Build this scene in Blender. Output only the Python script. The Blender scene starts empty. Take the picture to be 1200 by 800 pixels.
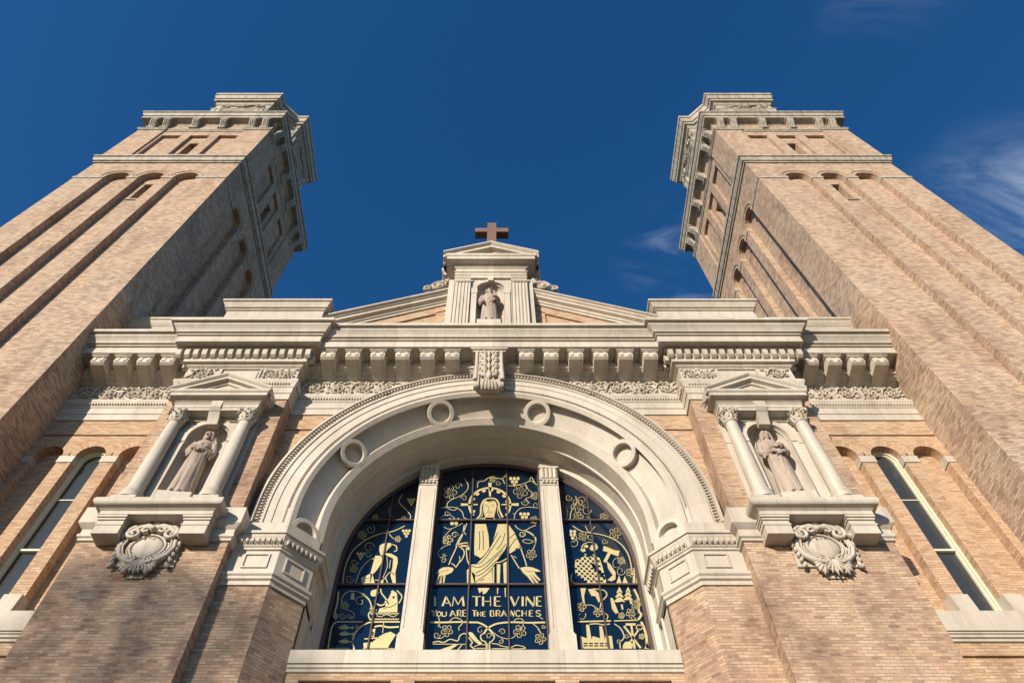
import bpy, bmesh, math, random
from mathutils import Vector, Matrix, geometry
sc = bpy.context.scene
col = sc.collection
rnd = random.Random(7)
PI = math.pi
def R(a): return math.radians(a)

# ---------------------------------------------------------------- camera, sky, sun, exposure
TH = R(57.9); F_PX = 847.0; PX, PY = 583.0, 400.0; CX = 0.25
cd = bpy.data.cameras.new('camera'); cam = bpy.data.objects.new('camera', cd); col.objects.link(cam)
cam.location = (CX, 0, 0); cam.rotation_euler = (PI/2+TH, 0, 0)
cd.sensor_width = 36; cd.lens = F_PX/1200*36; cd.shift_x = (600-PX)/1200
cd.clip_start = .1; cd.clip_end = 5000
sc.camera = cam
SUN_EL, SUN_AZ = R(17.5), R(31)          # azimuth measured from straight behind the camera, to its left
sd = Vector((-math.sin(SUN_AZ)*math.cos(SUN_EL), -math.cos(SUN_AZ)*math.cos(SUN_EL), math.sin(SUN_EL)))
sl = bpy.data.lights.new('sun', 'SUN'); sun = bpy.data.objects.new('sun', sl); col.objects.link(sun)
sl.energy = 5.0; sl.angle = R(.5); sl.color = (1, .88, .73)
sun.rotation_euler = sd.to_track_quat('Z', 'Y').to_euler(); sun.location = (-20, -40, 30)
w = bpy.data.worlds.new('World'); sc.world = w; w.use_nodes = True
nt = w.node_tree; N = nt.nodes; L = nt.links; N.clear()
def nd(t, nt_=None, **kw):
    n = (nt_ or nt).nodes.new(t)
    for k, v in kw.items():
        if k in n.inputs.keys(): n.inputs[k].default_value = v
        else: setattr(n, k, v)
    return n
out = nd('ShaderNodeOutputWorld'); bg = nd('ShaderNodeBackground'); bg.inputs[1].default_value = .070
sky = nd('ShaderNodeTexSky'); sky.sky_type = 'NISHITA'; sky.sun_disc = False
sky.sun_elevation = SUN_EL; sky.sun_rotation = math.atan2(sd.x, sd.y)
sky.altitude = 100; sky.air_density = 1.0; sky.dust_density = .2; sky.ozone_density = 3.5
hs = nd('ShaderNodeHueSaturation'); hs.inputs['Saturation'].default_value = 1.25; hs.inputs['Hue'].default_value = .504; hs.inputs['Value'].default_value = 1.6
L.new(sky.outputs[0], hs.inputs['Color'])
tc = nd('ShaderNodeTexCoord')
def wmath(op, a, b=None, c=None):
    m = nd('ShaderNodeMath'); m.operation = op
    for i, x in enumerate((a, b, c)):
        if x is None: continue
        if isinstance(x, (int, float)): m.inputs[i].default_value = x
        else: L.new(x, m.inputs[i])
    return m.outputs[0]
mp = nd('ShaderNodeMapping'); mp.inputs['Scale'].default_value = (3.2, 9.0, 3.2); mp.inputs['Rotation'].default_value = (.3, .5, .9)
L.new(tc.outputs['Generated'], mp.inputs[0])
nz = nd('ShaderNodeTexNoise'); nz.inputs['Scale'].default_value = 2.1; nz.inputs['Detail'].default_value = 9; nz.inputs['Roughness'].default_value = .62; nz.inputs['Distortion'].default_value = .9
L.new(mp.outputs[0], nz.inputs['Vector'])
cl = None
for d, rad, amt, lo in (((.60,.35,.71), .20, 1.0, .30), ((.215,.415,.884), .075, .30, .44), ((.25,.47,.84), .07, .25, .46), ((.42,.05,.90), .13, .18, .40)):
    vm = nd('ShaderNodeVectorMath'); vm.operation = 'DISTANCE'; vm.inputs[1].default_value = d
    L.new(tc.outputs['Generated'], vm.inputs[0])
    mr = nd('ShaderNodeMapRange'); mr.interpolation_type = 'SMOOTHSTEP'
    mr.inputs['From Min'].default_value = rad; mr.inputs['From Max'].default_value = 0; L.new(vm.outputs['Value'], mr.inputs['Value'])
    m2 = nd('ShaderNodeMapRange'); m2.interpolation_type = 'SMOOTHSTEP'
    m2.inputs['From Min'].default_value = lo; m2.inputs['From Max'].default_value = .75; L.new(nz.outputs['Fac'], m2.inputs['Value'])
    o = wmath('MULTIPLY', wmath('MULTIPLY', mr.outputs[0], m2.outputs[0]), amt)
    cl = o if cl is None else wmath('MAXIMUM', cl, o)
mx = nd('ShaderNodeMix'); mx.data_type = 'RGBA'; L.new(cl, mx.inputs['Factor'])
L.new(hs.outputs[0], mx.inputs['A']); mx.inputs['B'].default_value = (6.2, 7.2, 9.0, 1)
L.new(mx.outputs['Result'], bg.inputs[0]); L.new(bg.outputs[0], out.inputs[0])
sc.view_settings.view_transform = 'Standard'; sc.view_settings.look = 'None'
sc.view_settings.exposure = .42; sc.view_settings.gamma = 1; sc.view_settings.use_curve_mapping = False

def P(u, v, Y):
    """pixel of the survey photograph -> point on the real vertical plane y = Y"""
    a = u-PX; b = v-PY
    return Vector((CX + a/(F_PX*math.cos(TH)+b*math.sin(TH))*Y, Y, (F_PX*math.sin(TH)-b*math.cos(TH))/(F_PX*math.cos(TH)+b*math.sin(TH))*Y))

# ---------------------------------------------------------------- materials
def mat(name): 
    m = bpy.data.materials.new(name); m.use_nodes = True
    t = m.node_tree; b = t.nodes['Principled BSDF']; return m, t, b
def lk(t, a, b): t.links.new(a, b)
def mixc(t, f, a, b, mode='MIX'):
    m = t.nodes.new('ShaderNodeMix'); m.data_type = 'RGBA'; m.blend_type = mode
    for s, x in (('Factor', f), ('A', a), ('B', b)):
        if isinstance(x, (int, float)): m.inputs[s].default_value = x
        elif isinstance(x, tuple): m.inputs[s].default_value = (*x, 1)
        else: lk(t, x, m.inputs[s])
    return m.outputs['Result']
def noise(t, vec, scale, detail=4, rough=.55, stretch=None, dist=0):
    n = t.nodes.new('ShaderNodeTexNoise'); n.inputs['Scale'].default_value = scale; n.inputs['Detail'].default_value = detail
    n.inputs['Roughness'].default_value = rough; n.inputs['Distortion'].default_value = dist
    if stretch:
        m = t.nodes.new('ShaderNodeMapping'); m.inputs['Scale'].default_value = stretch; lk(t, vec, m.inputs[0]); vec = m.outputs[0]
    lk(t, vec, n.inputs['Vector']); return n.outputs['Fac']
def ramp(t, f, stops):
    r = t.nodes.new('ShaderNodeValToRGB'); e = r.color_ramp.elements
    while len(e) < len(stops): e.new(.5)
    for i, (p, c) in enumerate(stops):
        e[i].position = p; e[i].color = (*c, 1) if isinstance(c, tuple) else (c, c, c, 1)
    lk(t, f, r.inputs[0]); return r.outputs[0]
def bump(t, h, dist, strength=1, normal=None):
    b = t.nodes.new('ShaderNodeBump'); b.inputs['Distance'].default_value = dist; b.inputs['Strength'].default_value = strength
    lk(t, h, b.inputs['Height'])
    if normal is not None: lk(t, normal, b.inputs['Normal'])
    return b.outputs[0]
def brick_mat(name, stops, mortar, dirt, dirt_amt, dirt_lo, bw=.215, rh=.069, low_dark=False):
    m, t, b = mat(name)
    uv = t.nodes.new('ShaderNodeUVMap'); uv.uv_map = 'UVMap'
    geo = t.nodes.new('ShaderNodeNewGeometry'); pos = geo.outputs['Position']
    br = t.nodes.new('ShaderNodeTexBrick'); br.offset = .5; br.squash = 1
    for k, v in (('Color1', (0,0,0,1)), ('Color2', (1,1,1,1)), ('Mortar', (.5,.5,.5,1)), ('Scale', 1), ('Mortar Size', .0055), ('Mortar Smooth', .3), ('Brick Width', bw), ('Row Height', rh), ('Bias', 0)):
        br.inputs[k].default_value = v
    lk(t, uv.outputs[0], br.inputs['Vector'])
    base = ramp(t, br.outputs['Color'], stops)
    big = noise(t, pos, .35, 5, .6)
    base = mixc(t, ramp(t, big, [(.35, 0.), (.7, .55)]), base, mixc(t, 1, base, (1.10,.93,.86), 'MULTIPLY'))
    # weather stains with shapes of their own
    st = noise(t, pos, 1.0, 7, .68, (.9, .9, .42), .6)
    st2 = noise(t, uv.outputs[0], 3.0, 4, .7, (.9, 2.0, 1))
    s = t.nodes.new('ShaderNodeMath'); s.operation = 'MULTIPLY'; lk(t, ramp(t, st, [(dirt_lo, 0.), (dirt_lo+.22, 1.)]), s.inputs[0]); lk(t, ramp(t, st2, [(.28, .35), (.65, 1.)]), s.inputs[1])
    s2 = t.nodes.new('ShaderNodeMath'); s2.operation = 'MULTIPLY'; lk(t, s.outputs[0], s2.inputs[0]); s2.inputs[1].default_value = dirt_amt
    base = mixc(t, s2.outputs[0], base, mixc(t, 1, base, dirt, 'MULTIPLY'))
    fine = noise(t, pos, 38, 3, .7)
    base = mixc(t, .35, base, mixc(t, 1, base, ramp(t, fine, [(.3, .6), (.7, 1.35)]), 'MULTIPLY'))
    lo = t.nodes.new('ShaderNodeMath'); lo.operation = 'MULTIPLY'; lk(t, br.outputs['Fac'], lo.inputs[0]); lo.inputs[1].default_value = .75
    base = mixc(t, lo.outputs[0], base, mortar)
    lk(t, base, b.inputs['Base Color']); b.inputs['Roughness'].default_value = .86
    b.inputs['Specular IOR Level'].default_value = .25
    inv = t.nodes.new('ShaderNodeMath'); inv.operation = 'SUBTRACT'; inv.inputs[0].default_value = 1; lk(t, br.outputs['Fac'], inv.inputs[1])
    nb = bump(t, inv.outputs[0], .006)
    nb = bump(t, br.outputs['Color'], .003, 1, nb)
    nb = bump(t, fine, .004, .6, nb)
    lk(t, nb, b.inputs['Normal'])
    return m
BR = brick_mat('facade_brick', [(0, (.33,.22,.135)), (.25, (.42,.29,.18)), (.5, (.465,.335,.215)), (.75, (.51,.385,.265)), (1, (.37,.255,.165))], (.30,.21,.14), (.50,.43,.42), .8, .52)
BRP = brick_mat('pier_brick', [(0, (.29,.19,.13)), (.25, (.40,.28,.185)), (.5, (.455,.33,.225)), (.75, (.495,.375,.265)), (1, (.34,.235,.155))], (.27,.195,.14), (.36,.31,.33), 1., .45)
BRT = brick_mat('tower_brick', [(0, (.27,.195,.14)), (.25, (.40,.295,.21)), (.5, (.465,.355,.255)), (.75, (.54,.43,.32)), (1, (.33,.24,.185))], (.20,.15,.11), (.48,.42,.41), .8, .47)
def stone_mat(name, c, jw=1.5, rows=400., jdark=.72, dirt=(.66,.60,.52), damt=.6, bev=True, rough=.62):
    m, t, b = mat(name)
    uv = t.nodes.new('ShaderNodeUVMap'); uv.uv_map = 'UVMap'
    geo = t.nodes.new('ShaderNodeNewGeometry'); pos = geo.outputs['Position']
    c2 = tuple(x*.86 for x in c)
    base = mixc(t, ramp(t, noise(t, pos, .9, 6, .6), [(.3, 0.), (.7, 1.)]), c, c2)
    st = noise(t, pos, 2.3, 7, .7, (1.9, 1.9, .26), .3)
    f = ramp(t, st, [(.45, 0.), (.72, damt)])
    base = mixc(t, f, base, mixc(t, 1, base, dirt, 'MULTIPLY'))
    fine = noise(t, pos, 55, 3, .6)
    base = mixc(t, .3, base, mixc(t, 1, base, ramp(t, fine, [(.3, .72), (.7, 1.2)]), 'MULTIPLY'))
    if jw:
        br = t.nodes.new('ShaderNodeTexBrick'); br.offset = .5
        for k, v in (('Color1', (.79,.785,.78,1)), ('Color2', (1.,1.,1.,1)), ('Mortar', (jdark,jdark*.95,jdark*.9,1)), ('Scale', 1), ('Mortar Size', .007), ('Mortar Smooth', .2), ('Brick Width', jw), ('Row Height', rows), ('Bias', .3)):
            br.inputs[k].default_value = v
        o = t.nodes.new('ShaderNodeVectorMath'); o.operation = 'ADD'; o.inputs[1].default_value = (500.13, 200.37 if rows > 100 else 0, 0)
        lk(t, uv.outputs[0], o.inputs[0]); lk(t, o.outputs[0], br.inputs['Vector'])
        base = mixc(t, 1, base, br.outputs['Color'], 'MULTIPLY')
    lk(t, base, b.inputs['Base Color']); b.inputs['Roughness'].default_value = rough
    b.inputs['Specular IOR Level'].default_value = .35
    nrm = None
    if bev:
        bv = t.nodes.new('ShaderNodeBevel'); bv.samples = 3; bv.inputs['Radius'].default_value = .006; nrm = bv.outputs[0]
    lk(t, bump(t, fine, .004, .5, nrm), b.inputs['Normal'])
    return m
CREAM = (.56,.505,.42)
ST = stone_mat('cream_stone', CREAM)
STV = stone_mat('arch_stone', (.56,.505,.425), jw=1.25, jdark=.74, damt=.4)
STC = stone_mat('carved_stone', (.51,.455,.375), jw=0, damt=1., bev=False)
STT = stone_mat('tower_stone', (.44,.40,.33), jw=1.3, dirt=(.5,.47,.42), damt=1)
STS = stone_mat('statue_stone', (.40,.33,.27), jw=0, dirt=(.55,.45,.40), damt=1, bev=False, rough=.8)
CRS = stone_mat('cross_stone', (.17,.10,.078), jw=0, bev=False, rough=.7)
def plain(name, c, rough=.5, metal=0, spec=.5):
    m, t, b = mat(name)
    geo = t.nodes.new('ShaderNodeNewGeometry')
    n = noise(t, geo.outputs['Position'], 9, 5, .6)
    lk(t, mixc(t, n, tuple(x*.8 for x in c), tuple(min(1, x*1.2) for x in c)), b.inputs['Base Color'])
    b.inputs['Roughness'].default_value = rough; b.inputs['Metallic'].default_value = metal; b.inputs['Specular IOR Level'].default_value = spec
    return m
GLASS = plain('blue_glass', (.003,.012,.030), .07, 0, .5)
DGLASS = plain('dark_glass', (.035,.040,.042), .12, 0, .6)
GOLD = plain('gilding', (.50,.42,.20), .42, .2)
BAR = plain('rusty_bar', (.055,.035,.032), .6)
FRM = plain('painted_frame', (.58,.55,.42), .55)
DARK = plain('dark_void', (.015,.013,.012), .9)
ROOF = plain('roof_metal', (.10,.06,.05), .7)
GND = plain('paving', (.10,.095,.09), .9)
LAWN = plain('lawn', (.03,.042,.02), .95)

# ---------------------------------------------------------------- mesh builder
def wloc(p):
    v = Vector((0,0,0))
    while p is not None: v += p.location; p = p.parent
    return v
class MB:
    def __init__(s): s.v = []; s.f = []; s.uv = {}
    def add(s, vs, fs, uvs=None):
        o = len(s.v); s.v += [tuple(x) for x in vs]
        for i, f in enumerate(fs):
            if uvs: s.uv[len(s.f)] = uvs[i]
            s.f.append([o+k for k in f])
    def quad(s, a, b, c, d, uv=None): s.add([a,b,c,d], [(0,1,2,3)], [uv] if uv else None)
    def box(s, x0, x1, y0, y1, z0, z1):
        s.add([(x0,y0,z0),(x1,y0,z0),(x1,y1,z0),(x0,y1,z0),(x0,y0,z1),(x1,y0,z1),(x1,y1,z1),(x0,y1,z1)],
              [(0,1,2,3),(4,5,6,7),(0,1,5,4),(1,2,6,5),(2,3,7,6),(3,0,4,7)])
    def prism(s, pts, M, d0, d1, ends=True):
        """pts 2-D polygon; M(a,b,d)->point"""
        n = len(pts)
        s.add([M(a,b,d0) for a,b in pts]+[M(a,b,d1) for a,b in pts], [(i,(i+1)%n,(i+1)%n+n,i+n) for i in range(n)])
        if ends:
            tri = geometry.tessellate_polygon([[Vector((a,b,0)) for a,b in pts]])
            for d in (d0, d1): s.add([M(a,b,d) for a,b in pts], [tuple(t) for t in tri])
    def sweep(s, path, prof, closed=False, caps=True, xend=None):
        n = len(path); nn = []
        for i in range(n):
            def dr(a, b):
                d = Vector((path[b][0]-path[a][0], path[b][1]-path[a][1])); return d.normalized()
            if closed: d1, d2 = dr(i-1, i), dr(i, (i+1)%n)
            else: d1 = dr(i-1, i) if i else None; d2 = dr(i, i+1) if i < n-1 else None
            if d1 is None: d1 = d2
            if d2 is None: d2 = d1
            n1 = Vector((d1.y,-d1.x)); n2 = Vector((d2.y,-d2.x))
            nn.append((n1+n2)/(1+n1.dot(n2)))
        m = len(prof); vs = []; acc = 0; us = []
        for i in range(n):
            if i: acc += math.hypot(path[i][0]-path[i-1][0], path[i][1]-path[i-1][1])
            us.append(acc)
            for o, z in prof: vs.append((path[i][0]+nn[i].x*o, path[i][1]+nn[i].y*o, z))
        fs = []; uvs = []
        for i in range(n if closed else n-1):
            j = (i+1)%n
            for k in range(m-1):
                fs.append((i*m+k, j*m+k, j*m+k+1, i*m+k+1))
        s.add(vs, fs)
        if caps and not closed:
            for i in (0, n-1):
                pv = [vs[i*m+k] for k in range(m)]
                s.add(pv+[(path[i][0], path[i][1], prof[-1][1]), (path[i][0], path[i][1], prof[0][1])], [tuple(range(m+2))])
    def arch(s, prof, zc, zf, seg=72, cx=0, a0=-PI/2, a1=PI/2, legs=True, soldier=False):
        st = []
        if legs: st.append(('L',))
        for i in range(seg+1): st.append(('A', a0+(a1-a0)*i/seg))
        if legs: st.append(('R',))
        m = len(prof); vs = []; par = []
        for q in st:
            for r, y in prof:
                if q[0] == 'L': vs.append((cx-r, y, zf))
                elif q[0] == 'R': vs.append((cx+r, y, zf))
                else: vs.append((cx+r*math.sin(q[1]), y, zc+r*math.cos(q[1])))
            rr = sum(r for r, y in prof)/m
            par.append((a0*rr-(zc-zf)) if q[0]=='L' else (a1*rr+(zc-zf)) if q[0]=='R' else q[1]*rr)
        acc = [0]
        for k in range(m-1): acc.append(acc[-1]+math.hypot(prof[k+1][0]-prof[k][0], prof[k+1][1]-prof[k][1]))
        fs = []; uvs = []
        for i in range(len(st)-1):
            for k in range(m-1):
                fs.append((i*m+k, (i+1)*m+k, (i+1)*m+k+1, i*m+k+1))
                q = ((par[i],acc[k]),(par[i+1],acc[k]),(par[i+1],acc[k+1]),(par[i],acc[k+1]))
                uvs.append(tuple((b,a) for a,b in q) if soldier else q)
        s.add(vs, fs, uvs)
    def lathe(s, prof, c, seg=24, axis='Z', sc_=(1,1), a0=0, a1=2*PI, frame=None):
        full = abs(a1-a0-2*PI) < 1e-6; n = seg if full else seg+1; m = len(prof); vs = []
        for i in range(n):
            a = a0+(a1-a0)*i/seg
            for r, z in prof:
                p = Vector((r*math.cos(a)*sc_[0], r*math.sin(a)*sc_[1], z))
                if frame is not None: p = frame @ p
                vs.append(tuple(Vector(c)+p))
        fs = [(i*m+k, ((i+1)%n)*m+k, ((i+1)%n)*m+k+1, i*m+k+1) for i in range(seg) for k in range(m-1)]
        s.add(vs, fs)
    def ball(s, c, r, rot=None, n=8, h=5):
        if isinstance(r, (int, float)): r = (r, r, r)
        vs = []; fs = []
        for j in range(h+1):
            t = PI*j/h
            for i in range(n):
                a = 2*PI*i/n; p = Vector((r[0]*math.sin(t)*math.cos(a), r[1]*math.sin(t)*math.sin(a), r[2]*math.cos(t)))
                if rot is not None: p = rot @ p
                vs.append(tuple(Vector(c)+p))
        for j in range(h):
            for i in range(n): fs.append((j*n+i, j*n+(i+1)%n, (j+1)*n+(i+1)%n, (j+1)*n+i))
        s.add(vs, fs)
    def tube(s, pts, r, seg=6, flat=1.0, up=None):
        pts = [Vector(p) for p in pts]; n = len(pts); up = up or Vector((0,-1,0)); vs = []
        rs = r if isinstance(r, (list, tuple)) else [r]*n
        for i in range(n):
            d = (pts[min(i+1,n-1)]-pts[max(i-1,0)]).normalized()
            a = d.cross(up)
            if a.length < 1e-4: a = d.cross(Vector((1,0,0)))
            a.normalize(); b = a.cross(d).normalized()
            for k in range(seg):
                t = 2*PI*k/seg; vs.append(tuple(pts[i]+a*(rs[i]*math.cos(t))+b*(rs[i]*flat*math.sin(t))))
        fs = [(i*seg+k, i*seg+(k+1)%seg, (i+1)*seg+(k+1)%seg, (i+1)*seg+k) for i in range(n-1) for k in range(seg)]
        fs += [tuple(range(seg)), tuple((n-1)*seg+k for k in range(seg))]
        s.add(vs, fs)
    def awall(s, F, s0, s1, z0, z1, ops, depth, seg=28):
        def Q(a,b,c,d,e=0): s.quad(F(a,c,e), F(b,c,e), F(b,d,e), F(a,d,e))
        cur = s0
        for op in sorted(ops, key=lambda o: o['c']):
            c, r, zb, zs = op['c'], op['r'], op['zb'], op['zs']; Lx, Rx = c-r, c+r; dp = op.get('d', depth)
            if Lx > cur+1e-6: Q(cur, Lx, z0, z1)
            if zb > z0: Q(Lx, Rx, z0, zb)
            ks = op.get('ks', 1)
            if op.get('kind', 'arch') == 'arch':
                pts = [(c-r*math.cos(PI*i/seg), zs+r*math.sin(PI*i/seg)) for i in range(seg+1)]
            else: pts = [(Lx, zs), (Rx, zs)]
            for (a, za), (b, zb_) in zip(pts, pts[1:]):
                s.quad(F(a,za,0), F(b,zb_,0), F(b,z1,0), F(a,z1,0))
            ol = [(Lx, zb)]+pts+[(Rx, zb)]
            if zs <= zb: ol = pts
            cyc = ol+[ol[0]]
            acc = 0
            for (a, za), (b, zb_) in zip(cyc, cyc[1:]):
                l = math.hypot(b-a, zb_-za)
                if l < 1e-6: continue
                s.quad(F(a,za,0), F(b,zb_,0), F(b,zb_,dp), F(a,za,dp), ((0,acc),(0,acc+l),(dp,acc+l),(dp,acc)))
                acc += l
            if op.get('back', True): s.add([F(a,z,dp) for a, z in ol], [tuple(range(len(ol)))])
            cur = Rx
        if cur < s1-1e-6: Q(cur, s1, z0, z1)
    def build(s, name, m, parent=None, smooth=35, loc=None, recalc=True):
        me = bpy.data.meshes.new(name); o = wloc(parent) if parent is not None else Vector(loc or (0,0,0))
        me.from_pydata([tuple(Vector(v)-o) for v in s.v], [], s.f)
        uvl = me.uv_layers.new(name='UVMap')
        Z = Vector((0,0,1))
        for i, p in enumerate(me.polygons):
            cu = s.uv.get(i)
            if cu:
                for k, li in enumerate(p.loop_indices): uvl.data[li].uv = cu[k]
                continue
            n = p.normal
            if abs(n.z) < .72:
                t = Z.cross(n); t.z = 0
                t = t.normalized() if t.length > 1e-6 else Vector((1,0,0))
                if t.x < -1e-4 or (abs(t.x) <= 1e-4 and t.y < 0): t = -t
                sl_ = math.sqrt(max(1e-6, 1-n.z*n.z))
                for li in p.loop_indices:
                    c = Vector(s.v[me.loops[li].vertex_index]); uvl.data[li].uv = (c.dot(t), c.z/sl_ if sl_ > .9 else c.z)
            else:
                for li in p.loop_indices:
                    c = s.v[me.loops[li].vertex_index]; uvl.data[li].uv = (c[0], c[1])
        if recalc:
            b = bmesh.new(); b.from_mesh(me)
            bmesh.ops.remove_doubles(b, verts=b.verts, dist=.0002)
            bmesh.ops.recalc_face_normals(b, faces=b.faces); b.to_mesh(me); b.free()
        if smooth:
            for p in me.polygons: p.use_smooth = True
            me.set_sharp_from_angle(angle=R(smooth))
        me.materials.append(m)
        ob = bpy.data.objects.new(name, me); col.objects.link(ob)
        if parent is not None: ob.parent = parent
        else: ob.location = o
        return ob
def tag(o, label=None, cat=None, group=None, kind=None):
    for k, v in (('label', label), ('category', cat), ('group', group), ('kind', kind)):
        if v: o[k] = v
def thing(name, label, cat, loc, group=None, kind=None):
    o = bpy.data.objects.new(name, None); col.objects.link(o); o.location = loc; o.empty_display_size = .3
    tag(o, label, cat, group, kind); return o
def copy_tree(o, parent=None):
    c = o.copy(); col.objects.link(c); c.parent = parent
    for ch in list(o.children): copy_tree(ch, c)
    return c
def sm(pts, k=6, closed=False):
    """Catmull-Rom through points (any dimension tuples)"""
    pts = [Vector(p) for p in pts]; n = len(pts); res = []
    if n < 3: return pts
    for i in range(n if closed else n-1):
        p1, p2 = pts[i], pts[(i+1)%n]
        p0 = pts[i-1] if (i or closed) else p1*2-p2
        p3 = pts[(i+2)%n] if (i+2 < n or closed) else p2*2-p1
        for j in range(k):
            t = j/k; res.append(.5*((2*p1)+(p2-p0)*t+(2*p0-5*p1+4*p2-p3)*t*t+(3*p1-p0-3*p2+p3)*t**3))
    if not closed: res.append(pts[-1])
    return res
# ---------------------------------------------------------------- carving helpers
class Pl:
    """a plane with right (ex), up (ez) and outward (eo) directions"""
    def __init__(s, o, ex=(1,0,0), ez=(0,0,1), eo=(0,-1,0)):
        s.o = Vector(o); s.ex = Vector(ex); s.ez = Vector(ez); s.eo = Vector(eo)
    def __call__(s, a, b, d=0): return s.o+s.ex*a+s.ez*b+s.eo*d
    def rot(s, ang):
        u = s.ex*math.cos(ang)+s.ez*math.sin(ang); v = -s.ex*math.sin(ang)+s.ez*math.cos(ang)
        return Matrix((u, v, s.eo)).transposed()
def leaf(mb, pl, a, b, ang, ln, w_, d, d0=.03, lobes=True):
    ca, sa = math.cos(ang), math.sin(ang)
    mb.ball(pl(a+ca*ln*.5, b+sa*ln*.5, d0), (ln*.55, w_*.32, d), pl.rot(ang), 6, 4)
    if lobes:
        for k, (f, s_) in enumerate(((.3, 1), (.3, -1), (.62, 1), (.62, -1))):
            an = ang+s_*.75; l2 = ln*(.36-.1*(f > .5))
            mb.ball(pl(a+ca*ln*f+math.cos(an)*l2*.5, b+sa*ln*f+math.sin(an)*l2*.5, d0*.9), (l2*.6, w_*.17, d*.8), pl.rot(an), 6, 4)
def spiral(a, b, r0, turns, st, dr, n=22, r1=.18):
    return [(a+r0*(1-(1-r1)*i/n)*math.cos(st+dr*turns*2*PI*i/n), b+r0*(1-(1-r1)*i/n)*math.sin(st+dr*turns*2*PI*i/n)) for i in range(n+1)]
def vtube(mb, pl, pts, r0, r1, d=.03, seg=5, flat=1.3):
    n = len(pts); mb.tube([pl(p[0], p[1], d) for p in pts], [r0+(r1-r0)*i/(n-1) for i in range(n)], seg, flat, up=pl.eo)
def rosette(mb, pl, a, b, r, d=.05, n=5):
    for k in range(n):
        t = 2*PI*k/n+.3; mb.ball(pl(a+math.cos(t)*r*.6, b+math.sin(t)*r*.6, d), (r*.45, r*.33, r*.4), pl.rot(t), 6, 4)
    mb.ball(pl(a, b, d+.02), r*.3, None, 6, 4)
def rinceau(mb, pl, a0, a1, b0, b1, seed=1):
    q = random.Random(seed); h = b1-b0; n = max(1, round((a1-a0)/(h*.92))); wd = (a1-a0)/n; bm = (b0+b1)/2
    for i in range(n):
        c = a0+wd*(i+.5); s = 1 if i % 2 == 0 else -1; r = min(h*.40, wd*.44)
        vtube(mb, pl, spiral(c, bm, r, 1.35, PI if s > 0 else PI, -s, 24, .2), .034*h/.9*1.2, .014, .045)
        rosette(mb, pl, c, bm, r*.42, .05)
        vtube(mb, pl, [(c-r, bm), (c-wd*.52, bm-s*h*.28), (c-wd*.35, bm-s*h*.42)], .03, .018, .03)
        for k in range(11):
            t = 2*PI*k/11+q.uniform(-.15, .15); rr = r*1.02
            leaf(mb, pl, c+math.cos(t)*rr*.86, bm+math.sin(t)*rr*.86, t+s*.9+q.uniform(-.3, .3), min(h*.24, r*.55), .12*h/.9, .035, .035)
        for k in range(7):
            t = 2*PI*k/7+.4; leaf(mb, pl, c+math.cos(t)*r*.5, bm+math.sin(t)*r*.5, t-s*1.1, r*.34, .09, .03, .055, False)
        for sx in (-1, 1):
            for sz in (-1, 1): leaf(mb, pl, c+sx*wd*.34, bm+sz*h*.33, math.atan2(sz*.6, sx)+q.uniform(-.4, .4), h*.22, .12, .03, .03)
def eggs(mb, pts, nrm, r, pitch):
    """row of egg ornaments along a poly-line of points"""
    pts = [Vector(p) for p in pts]; acc = 0; nxt = pitch/2
    for a, b in zip(pts, pts[1:]):
        l = (b-a).length
        while nxt <= acc+l:
            t = (nxt-acc)/l; p = a.lerp(b, t); d = (b-a).normalized(); n = nrm(p) if callable(nrm) else Vector(nrm); up = n.cross(d)
            mb.ball(p, (r[0], r[1], r[2]), Matrix((d, up, n)).transposed(), 6, 4); nxt += pitch
        acc += l

# ---------------------------------------------------------------- ground
g = MB(); g.quad((-400,-400,-1.62), (400,-400,-1.62), (400,400,-1.62), (-400,400,-1.62)); o = g.build('ground', LAWN, None, 0, recalc=False); tag(o, kind='structure')
g = MB(); g.quad((-60,-20,-1.612), (60,-20,-1.612), (60,11,-1.612), (-60,11,-1.612)); o = g.build('pavement', GND, None, 0, recalc=False); tag(o, kind='structure')

# ---------------------------------------------------------------- the church front
YO, YP, YC, YT, TX = 13.05, 12.30, 12.85, 11.60, 12.57
XI, XO = 5.72, 9.04
ZC, ZF = 12.70, 12.14
FR = thing('church_facade', 'tan brick and cream stone church front with large arched window between two bell towers', 'church', (0, 12.3, -1.6))
def FY(Y): return lambda s, z, d: (s, Y+d, z)
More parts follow.
